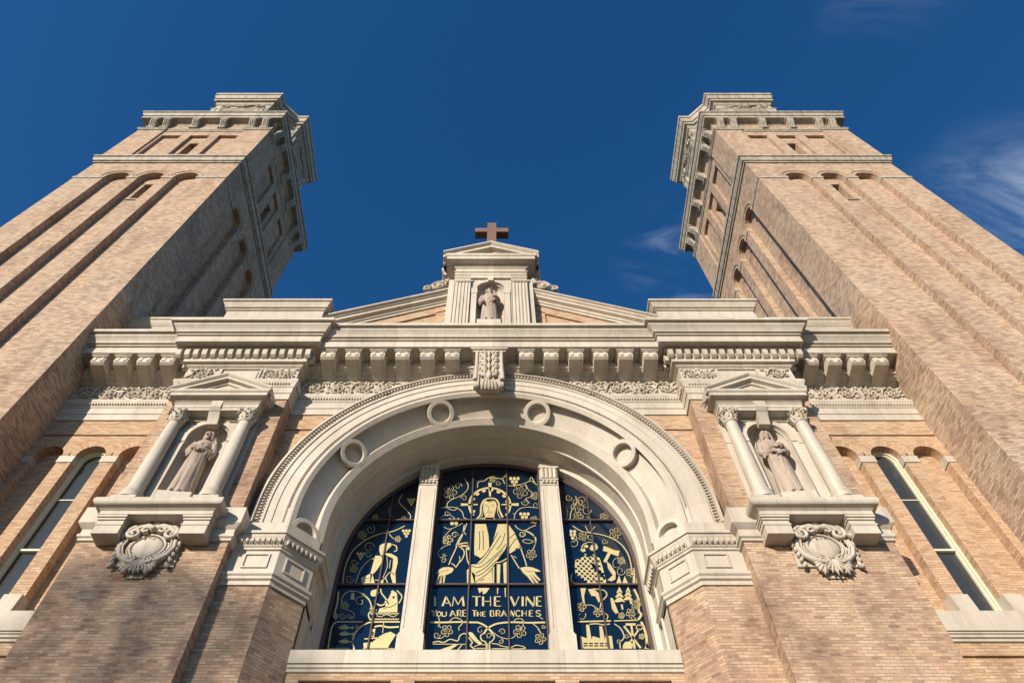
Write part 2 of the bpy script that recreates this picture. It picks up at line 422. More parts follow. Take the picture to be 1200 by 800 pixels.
# outer bays and spandrels
for s in (-1, 1):
    wb = MB()
    ops = [dict(c=s*9.65, r=.39, zb=9.95, zs=14.98), dict(c=s*10.81, r=.39, zb=9.95, zs=14.98, back=False), dict(c=s*11.97, r=.39, zb=9.95, zs=14.98)]
    a, b = sorted((s*XO, s*TX))
    wb.awall(FY(YO), a, b, 9.05, 15.80, ops, .28)
    wb.box(a, b, YO+.07, YO+.5, 15.79, 15.87)
    wb.quad((a,YO,15.86),(b,YO,15.86),(b,YO,16.55),(a,YO,16.55)); wb.quad((a,YO,15.86),(b,YO,15.86),(b,YO+.07,15.86),(a,YO+.07,15.86))
    # below the sill, with sunk panels
    wb.awall(FY(YO), a, b, -1.6, 9.05, [dict(c=s*(TX+XO)/2, r=1.35, zb=5, zs=8.95, kind='rect', d=.06)], .06)
    wb.box(min(s*9.06, s*TX), max(s*9.06, s*TX), YO+.5, YO+1.2, 9, 21.2)
    wb.build('brick_wall', BR, FR, 0); wb = MB()
    # spandrel
    seg = 60; lo, hi = [], []
    xs = [5.45*math.sin(PI/2*i/seg) for i in range(seg+1)]
    zz = [ZC+5.45*math.cos(PI/2*i/seg) for i in range(seg+1)]
    for i in range(seg):
        for za, zb in ((ZF-.2, 15.79), (15.86, 18.3)):
            p = [max(za, min(zb, z)) for z in (zz[i], zz[i+1])]
            if p[0] >= zb and p[1] >= zb: continue
            wb.quad((s*xs[i],YC,p[0]),(s*xs[i+1],YC,p[1]),(s*xs[i+1],YC,zb),(s*xs[i],YC,zb))
    wb.quad((s*5.45,YC,ZF-.2),(s*XI,YC,ZF-.2),(s*XI,YC,15.79),(s*5.45,YC,15.79)); wb.quad((s*5.45,YC,15.86),(s*XI,YC,15.86),(s*XI,YC,18.3),(s*5.45,YC,18.3))
    a, b = sorted((s*4.2, s*XI)); 
    wb.box(a, b, YC+.06, YC+.09, 15.6, 16.0)
    wb.quad((a,YC,15.86),(b,YC,15.86),(b,YC+.06,15.86),(a,YC+.06,15.86)); wb.quad((a,YC,15.79),(b,YC,15.79),(b,YC+.06,15.79),(a,YC+.06,15.79))
    wb.build('spandrel_wall', BR, FR, 0)
# soldier-brick arches over the lancets
for s in (-1, 1):
    for c in (9.65, 10.81, 11.97):
        so = MB(); so.arch([(.39, YO-.004), (.60, YO-.004), (.60, YO+.01)], 14.98, 14.98, 24, s*c, legs=False, soldier=True); so.build('brick_arch', BR, FR, 0)
# piers
for s in (-1, 1):
    pb = MB(); pc = s*(XI+XO)/2
    pb.awall(FY(YP), min(s*XI, s*XO), max(s*XI, s*XO), -1.6, 19.0, [dict(c=pc, r=1.15, zb=12.3, zs=15.5, kind='rect', back=False)], .1)
    for x in (s*XI, s*XO): pb.quad((x,YP,-1.6),(x,13.6,-1.6),(x,13.6,19.0),(x,YP,19.0))
    pb.build('brick_pier', BRP, FR, 0)
    ob = MB()
    pth = [(XI,12.65),(4.65,12.65),(4.0,13.30),(4.0,14.2)]
    pth = [(s*x, y) for x, y in pth]
    if s > 0: pth = pth[::-1]
    ob.sweep(pth, [(0,-1.6),(0,10.4)], caps=False)
    ob.build('window_jamb', BRP, FR, 0)
    # impost block
    ib = MB()
    prof = [(0,10.33),(.04,10.33),(.04,10.43),(.09,10.46),(.09,10.52),(.13,10.56),(.13,10.62),(.03,10.68),(.03,11.26),(.07,11.28),(.07,11.33),(.10,11.35)]
    ib.sweep(pth, prof, caps=False)
    ib.sweep(pth, [(.10,11.35),(.12,11.42),(.16,11.52),(.19,11.58),(.19,11.62),(.23,11.63),(.23,11.70),(.02,11.74),(.02,ZF+.0),(-.6,ZF+.02)], caps=False)
    # sunk panels drawn by raised rims
    def rim(A, B, z0, z1, t=.035, out_=.035):
        A = Vector(A); B = Vector(B); d = (B-A).normalized(); n = Vector((d.y,-d.x)); 
        if n.y > 0: n = -n
        def bx(a0, a1, za, zb):
            q = [A+d*a0, A+d*a1]
            vs = []
            for z in (za, zb):
                for p in (q[0], q[1], q[1]+n*out_, q[0]+n*out_): vs.append((p.x,p.y,z))
            ib.add(vs, [(0,1,2,3),(4,5,6,7),(0,1,5,4),(1,2,6,5),(2,3,7,6),(3,0,4,7)])
        Ln = (B-A).length
        bx(0, Ln, z1, z1+t); bx(0, Ln, z0-t, z0); bx(-t, 0, z0-t, z1+t); bx(Ln, Ln+t, z0-t, z1+t)
    rim((s*5.35,12.62),(s*4.85,12.62),10.82,11.14)
    rim((s*(4.47),12.79),(s*(4.15),13.11),10.82,11.14)
    ib.build('impost', ST, FR, 22)
    # eggs along each leg, offset outward
    for (xa,ya),(xb,yb) in zip(pth, pth[1:]):
        eb = MB(); d = Vector((xb-xa, yb-ya, 0)).normalized(); n = Vector((d.y,-d.x,0))
        A = Vector((xa,ya,11.47))+n*.145; B = Vector((xb,yb,11.47))+n*.145
        eggs(eb, [A, B], n, (.045,.09,.06), .125)
        for k in range(int((B-A).length/.125)+1):
            c = A+d*(.125*k); eb.tube([c+Vector((0,0,.09)), c-Vector((0,0,.09))], .012, 4)
        eb.build('egg_and_dart', STC, FR, 40)
# wall beneath the window, the window sill
uw = MB()
uw.awall(FY(13.34), -4.05, 4.05, -1.6, 8.92, [dict(c=0, r=1.4, zb=5.5, zs=8.60, kind='rect', d=.07), dict(c=-2.79, r=.92, zb=5.5, zs=8.60, kind='rect', d=.07), dict(c=2.79, r=.92, zb=5.5, zs=8.60, kind='rect', d=.07)], .07)
uw.build('brick_apron', BR, FR, 0)
si = MB()
si.add([(-4,13.34,8.74),(4,13.34,8.74),(4,13.30,8.76),(-4,13.30,8.76),(-4,13.30,8.82),(4,13.30,8.82),(-4,13.27,8.84),(4,13.27,8.84),(-4,13.27,8.90),(4,13.27,8.90),(-4,13.36,8.91),(4,13.36,8.91)],
       [(0,1,2,3),(3,2,5,4),(4,5,7,6),(6,7,9,8),(8,9,11,10)])
si.box(-4.0, 4.0, 13.25, 14.0, 8.92, 9.22); si.add([(-3.99,13.25,9.22),(3.99,13.25,9.22),(3.99,14.9,9.6),(-3.99,14.9,9.6)], [(0,1,2,3)])
si.build('window_sill', ST, FR, 0)
# arch: archivolt, splayed ring with roundels, soffit
av = MB()
av.arch([(5.60,12.86),(5.60,12.60),(5.56,12.58),(5.53,12.58),(5.52,12.69),(5.36,12.69),(5.35,12.63),(5.29,12.63),(5.28,12.665),(5.10,12.665),(5.09,12.69),(4.88,12.69),(4.86,12.67),(4.84,12.67),(4.80,12.71),(4.74,12.71),(4.72,12.65),(4.65,12.65)], ZC, ZF, 96)
av.build('arch_surround', STV, FR, 30)
eb = MB()
pts = [(-5.44,12.625,ZF+.05),(-5.44,12.625,ZC)]+[(5.44*math.sin(a), 12.625, ZC+5.44*math.cos(a)) for a in [-PI/2+PI*i/120 for i in range(121)]]+[(5.44,12.625,ZF+.05)]
eggs(eb, pts, (0,-1,0), (.030,.062,.05), .098)
pts = [(4.84*math.sin(a)*.995, 12.675, ZC+4.84*math.cos(a)*.995) for a in [-PI/2+PI*i/120 for i in range(121)]]
eb.build('egg_moulding', STC, FR, 40); eb = MB()
eggs(eb, pts, (0,-1,0), (.030,.026,.03), .075)
eb.build('bead_moulding', STC, FR, 40)
sp = MB()
def cn(r, y, k): return (r+.7071*k, y+.7071*k)   # push a point of the 45 degree splay into the wall
A_ = (4.65,12.65); 
sp.arch([(4.65,12.65),(4.56,12.74),cn(4.55,12.75,.19),cn(4.12,13.18,.16),(4.10,13.20),(3.96,13.34)], ZC, ZF, 96)
sp.build('arch_splay', STV, FR, 30)
so = MB()
so.arch([(3.96,13.34),(3.96,13.86),(3.92,13.88),(3.92,13.94),(3.96,13.96),(3.96,14.42),(3.90,14.44),(3.84,14.46),(3.84,14.95)], ZC, 9.2, 96)
so.build('arch_soffit', STV, FR, 30)
for a in (-96,-57.5,-19,19,57.5,96):
    an = R(a); rad = Vector((math.sin(an), 0, math.cos(an))); n = (-rad+Vector((0,-1,0))).normalized(); tt = Vector((math.cos(an),0,-math.sin(an)))
    c = Vector((0,12.99,ZC))+rad*4.31
    if abs(a) > 90: c.x = math.copysign(4.31, a); c.z = 12.15; n = Vector((-math.copysign(1,a),-1,0)).normalized(); tt = Vector((0,0,1))
    fr = Matrix((tt, n.cross(tt), n)).transposed()
    rb = MB(); rb.lathe([(.40,-.30),(.40,-.01),(.385,.005),(.29,.005),(.275,-.01),(.27,-.13),(.25,-.16),(0,-.17)], c, 40, frame=fr, a0=(-PI/2 if abs(a) > 90 else 0), a1=(PI/2 if abs(a) > 90 else 2*PI))
    rb.build('roundel', STV, FR, 30)
# keystone with acanthus
kb = MB()
sidep = [(12.75,18.70),(12.06,18.70),(12.04,18.6),(12.06,18.2),(12.14,17.8),(12.22,17.4),(12.26,17.1),(12.30,16.97),(12.40,16.97),(12.64,17.34),(12.75,17.4)]
kb.prism(sidep, lambda y,z,x: (x,y,z), -.32, .32)
kb.box(-.56,.56,11.93,12.8,18.60,18.705); kb.box(-.50,.50,11.98,12.8,18.52,18.60)
kb.prism([(12.85,18.3),(12.42,18.3),(12.42,17.45),(12.46,17.38),(12.64,17.5),(12.85,17.6)], lambda y,z,x: (x,y,z), -.47, .47)
for sx in (-1, 1):
    kb.tube([(sx*.37,12.0,18.5),(sx*.37,12.06,18.1),(sx*.38,12.14,17.7),(sx*.40,12.2,17.35)], [.05,.05,.06,.07], 8)
    kb.lathe([(0,-.07),(.12,-.07),(.14,0),(.12,.07),(0,.07)], (sx*.36,12.26,17.10), 16, frame=Matrix(((0,0,1),(1,0,0),(0,1,0))))
ks = kb.build('keystone', STC, FR, 35)
lb = MB(); q = random.Random(3)
pk = Pl((0,12.28,16.97), ez=Vector((0,-.14,1)).normalized(), eo=Vector((0,-1,-.14)).normalized())
for k in range(4):
    z = .50+k*.28
    for sx in (-1, 1):
        leaf(lb, pk, sx*.04, z-.06, PI/2-sx*.80, .36, .26, .08, .05)
        lb.ball(pk(sx*.22, z+.17, .09), (.06,.065,.065), None, 8, 6)
        leaf(lb, pk, sx*.10, z+.05, PI/2-sx*.25, .26, .14, .06, .09)
for z in (.55,.85,1.15,1.4): leaf(lb, pk, 0, z-.12, PI/2, .30, .16, .06, .12)
leaf(lb, pk, 0, .62, -PI/2, .34, .30, .09, .12)
for k in range(5): lb.tube([pk((k-2)*.05,.42,.07), pk((k-2)*.085,.24,.10), pk((k-2)*.10,.06,.05), pk((k-2)*.105,0,.0)], [.03,.042,.045,.03], 6)
for sx in (-1, 1): lb.tube([pk(sx*.30,1.55,.03), pk(sx*.30,.9,.03), pk(sx*.31,.25,.03)], [.028,.03,.035], 6)
lb.build('acanthus_leaf', STC, ks, 50)
# ---- entablature
arc_p = [(.0,16.48),(.04,16.48),(.04,16.73),(.065,16.745),(.065,17.00),(.09,17.02),(.10,17.07),(.15,17.2),(.16,17.22),(.16,17.31),(.02,17.33)]
fri_p = [(.02,17.33),(.02,18.14)]
bed_p = [(.02,18.12),(.08,18.15),(.12,18.17),(.12,18.22),(.22,18.27),(.30,18.32),(.30,18.36),(.37,18.38),(.37,18.72)]
pier_d = [(.02,18.02),(.06,18.05),(.10,18.08),(.10,18.14),(.20,18.16),(.20,18.20),(.22,18.60),(.36,18.66),(.36,18.72)]
for s in (-1, 1):
    en = MB()
    p = [(s*TX,YO),(s*XO,YO),(s*XO,YP),(s*XI,YP),(s*XI,YC)]
    if s > 0: p = p[::-1]
    en.sweep(p, arc_p+fri_p[1:], caps=False)
    # central part stops against the arch
    full = arc_p+[(.02,17.33+.0)]
    zs = [(o, z) for o, z in arc_p]+[(.02, 17.33+.81*k/10) for k in range(1, 11)]
    for (o1,z1),(o2,z2) in zip(zs, zs[1:]):
        e = lambda z: s*math.sqrt(max(0, 5.30**2-(z-ZC)**2)) if z-ZC < 5.3 else 0
        en.quad((e(z1),YC-o1,z1),(s*XI,YC-o1,z1),(s*XI,YC-o2,z2),(e(z2),YC-o2,z2))
    en.build('architrave', ST, FR, 22)
    bd = MB()
    a, b = sorted((s*XO, s*TX)); bd.sweep([(a,YO),(b,YO)], bed_p, caps=False)
    bd.build('bed_moulding', ST, FR, 22)
    # pier dentils
    dp = [(s*XO,13.1),(s*XO,YP),(s*XI,YP),(s*XI,12.9)]
    if s > 0: dp = dp[::-1]
    db = MB(); db.sweep(dp, pier_d, caps=False)
    x = XI-.33
    k = 0
    while x < XO+.30:
        db.prism([(0,18.58),(-.17,18.58),(-.17,18.46),(-.13,18.36),(-.05,18.30),(0,18.29)], lambda a_, z, xx: (xx, YP-.20+a_, z), s*(x+.05), s*(x+.20)); x += .262
    y = YP-.15
    while y < 12.8:
        for xe, sg in ((XI, -1), (XO, 1)):
            db.box(min(s*(xe+sg*.2), s*(xe+sg*.37)), max(s*(xe+sg*.2), s*(xe+sg*.37)), y, y+.15, 18.30, 18.58)
        y += .262
    db.build('dentil_course', ST, FR, 22)
    # beads under the frieze
    legs = [((s*TX,YO),(s*XO,YO)),((s*XO,YP),(s*XI,YP)),((s*XI,YP),(s*XI,YC)),((s*XI,YC),(s*3.4,YC))]
    for (xa,ya),(xb,yb) in legs:
        eb = MB(); d = Vector((xb-xa,yb-ya,0)).normalized(); n = Vector((0,-1,0)) if abs(d.x) > .5 else Vector((-s,0,0))
        eggs(eb, [Vector((xa,ya,17.12))+n*.125, Vector((xb,yb,17.12))+n*.125], n, (.026,.055,.04), .082)
        eb.build('bead_moulding', STC, FR, 40)
    # carved friezes
    fb = MB(); rinceau(fb, Pl((0,YO-.02,0)), min(s*(XO+.05),s*TX), max(s*(XO+.05),s*TX), 17.36, 18.10, 11+s); fb.build('frieze_carving', STC, FR, 50)
    fb = MB(); rinceau(fb, Pl((0,YC-.02,0)), min(s*2.0,s*(XI-.02)), max(s*2.0,s*(XI-.02)), 17.36, 18.10, 21+s); fb.build('frieze_carving', STC, FR, 50)
    for a, b in ((5.76,6.72),(8.1,9.0)):
        fb = MB(); rinceau(fb, Pl((0,YP-.02,0)), min(s*a,s*b), max(s*a,s*b), 17.36, 18.02, 31+s+int(a)); fb.build('frieze_carving', STC, FR, 50)
    pn = MB(); a, b = sorted((s*6.80, s*8.02)); y = YP-.02
    pn.box(a,b,y-.05,y,17.94,17.98); pn.box(a,a+.04,y-.05,y,17.36,17.94); pn.box(b-.04,b,y-.05,y,17.36,17.94); pn.box(a+.1,b-.1,y-.03,y,17.42,17.86)
    pn.build('frieze_panel', ST, FR, 0)
bd = MB(); bd.sweep([(-XI,YC),(XI,YC)], bed_p, caps=False); bd.build('bed_moulding', ST, FR, 22)
# cornice
cor = [(-.3,18.71),(.86,18.71),(.86,18.68),(.94,18.68),(.94,18.97),(.90,18.975),(.90,19.01),(.98,19.015),(.98,19.07),(.94,19.075),(.94,19.10),(1.03,19.11),(1.05,19.17),(1.10,19.25),(1.17,19.33),(1.18,19.38),(1.14,19.39),(1.14,19.41),(1.27,19.42),(1.28,19.54),(-.5,19.60)]
cp = [(-TX,13.07),(-8.64,13.07),(-8.64,12.65),(-6.11,12.65),(-6.11,12.85),(6.11,12.85),(6.11,12.65),(8.64,12.65),(8.64,13.07),(TX,13.07)]
cb = MB(); cb.sweep(cp, cor, caps=False); cb.build('cornice', ST, FR, 22)
# modillions
mm = MB()
mm.box(-.275,.275,-.88,0,18.635,18.705); mm.box(-.25,.25,-.85,0,18.59,18.636)
mm.prism([(0,18.60),(-.80,18.60),(-.81,18.45),(-.80,18.36),(-.72,18.30),(-.55,18.27),(-.30,18.24),(-.12,18.16),(0,18.10)], lambda y,z,x: (x,y,z), -.215, .215)
for k in (-.12,.12): mm.box(k-.05,k+.05,-.83,-.80,18.40,18.56)
m0 = mm.build('modillion', ST, FR, 22); m0.location = (0,0,0)
# its mesh was written about the root: shift to local
off = Vector((0,12.3,-1.6))
for v in m0.data.vertices: v.co += off; v.co.z -= 18.71
first = True
for s in (-1, 1):
    for x, y in [(1.13+.757*k, YC) for k in range(6)]+[(9.85+.712*k, YO+.0) for k in range(4)]:
        c = m0 if first else m0.copy()
        if not first: col.objects.link(c); c.parent = FR
        first = False; c.location = Vector((s*x, y-.0, 18.71))-off
# attic blocks and parapets
am = [(0,19.4),(0,21.62),(.05,21.63),(.05,21.69),(.03,21.70),(.03,21.73),(.09,21.75),(.12,21.82),(.18,21.92),(.18,21.95),(.15,21.96),(.15,21.98),(.23,21.99),(.23,22.09),(-.6,22.12)]
for s in (-1, 1):
    ab = MB(); p = [(s*XO,13.9),(s*XO,12.33),(s*XI,12.33),(s*XI,13.9)]
    if s > 0: p = p[::-1]
    ab.sweep(p, am, caps=False); ab.quad(*[(x,y,22.10) for x,y in p]); ab.build('attic_block', ST, FR, 22)
    ab = MB(); a, b = sorted((s*(XO+.02), s*TX)); ab.sweep([(a,12.98),(b,12.98)], [(0,19.4),(0,21.45),(.04,21.47),(.04,21.54),(.10,21.6),(.2,21.74),(.21,21.78),(.25,21.79),(.25,21.9),(-.7,21.95)], caps=False)
    ab.build('parapet', ST, FR, 22)
# gable
def zt(x): return 24.28-.467*abs(x)
for s in (-1, 1):
    gb = MB()
    prof = [(0,-.52),(.05,-.52),(.07,-.44),(.12,-.42),(.14,-.34),(.26,-.30),(.26,-.18),(.31,-.16),(.36,-.10),(.42,-.08),(.42,0),(-.5,.03)]
    vs = []
    for x in (1.3, 5.95):
        for o, h in prof: vs.append((s*x, YC+.02-o, zt(x)+h))
    n = len(prof); gb.add(vs, [(k, k+1, n+k+1, n+k) for k in range(n-1)]); gb.build('raking_cornice', ST, FR, 22)
    tb = MB()
    tb.quad((s*1.3,YC+.10,19.4),(s*5.8,YC+.10,19.4),(s*5.8,YC+.10,zt(5.8)-.4),(s*1.3,YC+.10,zt(1.3)-.4))
    tb.quad((s*1.3,YC+.03,zt(1.3)-.95),(s*5.6,YC+.03,zt(5.6)-.95),(s*5.6,YC+.03,zt(5.6)-.45),(s*1.3,YC+.03,zt(1.3)-.45))
    tb.quad((s*1.3,YC+.03,zt(1.3)-.95),(s*5.6,YC+.03,zt(5.6)-.95),(s*5.6,YC+.10,zt(5.6)-.95),(s*1.3,YC+.10,zt(1.3)-.95))
    tb.quad((s*1.3,YC+.03,19.4),(s*1.95,YC+.03,19.4),(s*1.95,YC+.03,zt(1.9)-.9),(s*1.3,YC+.03,zt(1.3)-.9))
    tb.quad((s*1.95,YC+.03,19.4),(s*1.95,YC+.10,19.4),(s*1.95,YC+.10,zt(1.9)-.9),(s*1.95,YC+.03,zt(1.9)-.9))
    tb.build('gable_wall', BR, FR, 0)
# body behind the front
nb = MB()
nb.box(-12.3,12.3,15.2,45,-1.6,19.2); nb.prism([(-5.9,19.3),(5.9,19.3),(5.9,21.2),(0,24.0),(-5.9,21.2)], lambda a,z,y: (a,y,z), 13.2, 13.6)
nb.build('nave_wall', BR, FR, 0)
rb = MB(); rb.prism([(-12.4,19.2),(12.4,19.2),(0,23.2)], lambda a,z,y: (a,y,z), 13.7, 45); rb.build('roof', ROOF, FR, 0)
# lancets: sill, impost stones, framed glass
for s in (-1, 1):
    sb = MB(); a, b = sorted((s*XO, s*TX))
    sb.box(a,b,12.90,13.45,9.42,9.90); sb.add([(a,12.90,9.90),(b,12.90,9.90),(b,13.36,10.06),(a,13.36,10.06)],[(0,1,2,3)])
    sb.sweep([(a,YO),(b,YO)], [(0,9.22),(.05,9.24),(.05,9.29),(.09,9.31),(.09,9.36),(.12,9.38),(.12,9.42),(0,9.43)], caps=False)
    for c0, c1 in ((10.04,10.42),(11.20,11.58),(12.36,12.56)):
        a_, b_ = sorted((s*(c0-.01), s*(c1+.01)))
        sb.prism([(12.91,9.90),(12.95,10.36),(13.30,10.40),(13.30,9.9)], lambda y,z,x: (x,y,z), a_, b_)
    sb.build('lancet_sill', ST, FR, 0)
    for c0, c1 in ((9.04,9.26),(10.04,10.42),(11.20,11.58),(12.36,12.56)):
        if c0 < 9.1: continue
        a_, b_ = sorted((s*(c0-.025), s*(c1+.025)))
        ps = MB(); ps.box(a_, b_, YO-.025, YO+.30, 14.70, 14.95); ps.build('lancet_impost', ST, FR, 0)
    wm = MB(); xc = s*10.81
    for prof_, zf_ in (([( .39,YO+.26),(.39,YO+.20),(.33,YO+.20),(.33,YO+.26),(.29,YO+.26),(.29,YO+.34)], 9.9),):
        wm.arch(prof_, 14.98, zf_, 24, xc)
    wm.box(xc-.30, xc+.30, YO+.24, YO+.33, 11.87, 11.93); wm.box(xc-.30, xc+.30, YO+.29, YO+.33, 13.58, 13.61)
    wm.box(xc-.36,xc+.36,YO+.2,YO+.34,9.98,10.14)
    wf = wm.build('lancet_window', FRM, FR, 30)
    gl = MB(); pts = [(xc-.30,9.9)]+[(xc-.30*math.cos(PI*i/16),14.98+.30*math.sin(PI*i/16)) for i in range(17)]+[(xc+.30,9.9)]
    gl.add([(x,YO+.32,z) for x, z in pts], [tuple(range(len(pts)))]); gl.build('pane', DGLASS, wf, 0)
# stone band round the piers
bp = [(0,11.22),(.05,11.24),(.05,11.30),(.09,11.33),(.09,11.40),(.06,11.42),(.06,11.55),(.10,11.58),(.14,11.62),(.18,11.66),(.18,ZF-.02),(0,ZF+.04)]
for s in (-1, 1):
    b_ = MB(); p = [(s*XO,YO),(s*XO,YP),(s*XI,YP),(s*XI,12.66)]
    if s > 0: p = p[::-1]
    b_.sweep(p, bp, caps=False); b_.build('pier_band', ST, FR, 22)
# ---- top aedicule
tb = MB()
tb.awall(FY(12.42), -1.55, 1.55, 19.3, 24.14, [dict(c=0, r=.50, zb=19.4, zs=23.38, back=False)], .04)
def niche(mb, cx, y, r, zb, zs, d):
    n, m = 20, 8
    def pt(a, z): return (cx-r*math.cos(a), y+d*math.sin(a), z)
    for i in range(n):
        a, b = PI*i/n, PI*(i+1)/n
        mb.quad(pt(a,zb),pt(b,zb),pt(b,zs),pt(a,zs))
        for j in range(m):
            f0, f1 = PI/2*j/m, PI/2*(j+1)/m
            def q(a, f): return (cx-r*math.cos(a)*math.cos(f), y+d*math.sin(a)*math.cos(f), zs+r*math.sin(f))
            mb.quad(q(a,f0),q(b,f0),q(b,f1),q(a,f1))
    for i in range(7):   # shell ribs
        a = PI*(i+.5)/7; mb.tube([(cx-r*.99*math.cos(a)*math.cos(f), y+d*.97*math.sin(a)*math.cos(f), zs+r*.97*math.sin(f)) for f in [PI/2*k/8 for k in range(9)]], [.018]*8+[.008], 4)
nc_ = MB(); niche(nc_, 0, 12.45, .50, 19.4, 23.38, .38)
for s in (-1, 1):
    tb.quad((s*1.55,12.42,19.3),(s*1.55,13.6,19.3),(s*1.55,13.6,24.14),(s*1.55,12.42,24.14))
tb.arch([(.50,12.42),(.50,12.36),(.66,12.36),(.66,12.42)], 23.38, 23.38, 24, legs=False)
for s in (-1, 1): tb.box(min(s*.50,s*.70),max(s*.50,s*.70),12.36,12.42,19.4,22.97); tb.box(min(s*.48,s*.72),max(s*.48,s*.72),12.35,12.42,22.98,23.36)
tb.box(-.1,.1,12.28,12.42,23.85,24.16)
top = tb.build('gable_aedicule', ST, FR, 0); nc_.build('niche', ST, top, 35)
for s in (-1, 1):
    fb = MB(); xs = []
    x0, x1 = .74, 1.34; k = 5; pitch = (x1-x0)/k
    prof = [(x0,12.40),(x0,12.28)]
    for i in range(k):
        c = x0+pitch*(i+.5); prof += [(c-pitch*.34,12.28)]+[(c-pitch*.34*math.cos(PI*j/5), 12.28+pitch*.36*math.sin(PI*j/5)) for j in range(1,5)]+[(c+pitch*.34,12.28)]
    prof += [(x1,12.28),(x1,12.40)]
    fb.prism([(s*x, y) for x, y in prof], lambda a,b,z: (a,b,z), 19.3, 23.72)
    fb.sweep(sorted([(s*x0,12.28),(s*x1,12.28)]), [(0,23.72),(.03,23.74),(.03,23.8),(0,23.82),(0,23.9),(.05,23.96),(.08,24.02),(.08,24.06),(.11,24.08),(.11,24.14)], caps=True)
    fb.build('fluted_pilaster', ST, top, 25)
eb = MB()
def boxpath(x, y0, y1): return [(-x,y1),(-x,y0),(x,y0),(x,y1)]
eb.sweep(boxpath(1.32,12.34,13.6), [(-.25,24.14),(0,24.14),(0,24.34),(.02,24.36),(.02,24.5),(.07,24.54),(.07,24.58),(0,24.6),(0,24.86),(.05,24.9),(.12,24.98),(.12,25.02),(.36,25.04),(.36,25.24),(.40,25.27),(.42,25.34),(.42,25.40),(-.2,25.42)], caps=False)
for s in (-1, 1):
    prof = [(0,-.36),(.12,-.36),(.14,-.28),(.34,-.26),(.34,-.12),(.40,-.08),(.46,-.03),(.46,.05),(-.7,.08)]
    vs = []
    for x in (0, 1.84):
        for o, h in prof: vs.append((s*x, 12.34-o, 26.42-.5*x+h))
    n = len(prof); eb.add(vs, [(k, k+1, n+k+1, n+k) for k in range(n-1)]); eb.add([vs[n+k] for k in range(n)], [tuple(range(n))])
eb.add([(-1.5,12.30,25.4),(1.5,12.30,25.4),(0,12.30,26.2)], [(0,1,2)])
eb.sweep(boxpath(1.62,12.9,13.8), [(0,23.9),(0,24.9),(.05,24.95),(.05,25.05),(.22,25.1),(.22,25.25),(.30,25.36),(.30,25.5),(-.3,25.52)], caps=False)
eb.prism([(-1.75,25.4),(1.75,25.4),(0,26.35)], lambda a,z,y: (a,y,z), 12.9, 13.9)
eb.build('pediment', ST, top, 30)
for s in (-1, 1):
    vb = MB(); pl = Pl((s*1.95,12.72,24.02), ex=(s,0,0))
    vtube(vb, pl, spiral(0,.12,.30,1.6,PI*.9,-1,26), .07, .05, .0, 8, 1.8); vb.ball(pl(0,.12,.03),(.12,.12,.12))
    vtube(vb, pl, [(-.35,.55),(-.3,.35),(-.1,.30),(.15,.28),(.3,.12)], .10, .07, 0, 8, 1.6)
    for k in range(6): leaf(vb, pl, -.3+.1*k, .5-.08*k, 1.0-.2*k, .22, .12, .06, .02)
    vtube(vb, pl, spiral(.42,-.05,.16,1.2,PI*.6,-1,16), .05, .04, 0, 6, 1.6)
    vb.build('scroll', STC, top, 50)
# ---------------------------------------------------------------- pier aedicules
def capital(mb, c, h, r):
    """composite capital: bell, two rows of leaves, corner volutes, abacus"""
    x, y, z = c
    mb.lathe([(r*1.12,0),(r*1.2,.02),(r*1.12,.04),(r*.98,.05),(r*1.0,h*.5),(r*1.25,h*.82),(r*1.3,h*.86),(0,h*.86)], c, 20)
    for row, (zz, n, ln, o) in enumerate(((.05,8,h*.42,0),(h*.30,8,h*.42,.39))):
        for k in range(n):
            a = 2*PI*k/n+o; u = Vector((math.cos(a), math.sin(a), 0)); rr = r*(1.0+.05*row)
            base = Vector(c)+u*rr+Vector((0,0,zz))
            mb.tube([base, base+u*.02+Vector((0,0,ln*.5)), base+u*.06+Vector((0,0,ln*.85)), base+u*.115+Vector((0,0,ln*.95)), base+u*.125+Vector((0,0,ln*.78))], [.045,.055,.05,.035,.015], 5, .6, up=u)
    for k in range(4):
        a = PI/4+PI/2*k; u = Vector((math.cos(a), math.sin(a), 0)); p = Vector(c)+u*(r*1.42)+Vector((0,0,h*.78))
        t = Vector((-u.y,u.x,0)); pl = Pl(p, ex=u, eo=t)
        vtube(mb, pl, spiral(0,0,.085,1.4,PI*.7,-1,14), .032, .03, 0, 6, 1.7)
        vtube(mb, pl, [(-.2,-.10),(-.12,-.02),(-.06,.06)], .02, .03, 0, 5, 1.4)
    ab = [(-1,-1),(-.5,-.86),(0,-.82),(.5,-.86),(1,-1),(.86,-.5),(.82,0),(.86,.5),(1,1),(.5,.86),(0,.82),(-.5,.86),(-1,1),(-.86,.5),(-.82,0),(-.86,-.5)]
    mb.prism([(x+a*r*1.34,y+b*r*1.34) for a, b in ab], lambda a,b,z_: (a,b,z_), z+h*.88, z+h)
    for k in range(4):
        a = PI/2*k; mb.ball((x+math.cos(a)*r*1.2, y+math.sin(a)*r*1.2, z+h*.93), .05, None, 6, 4)
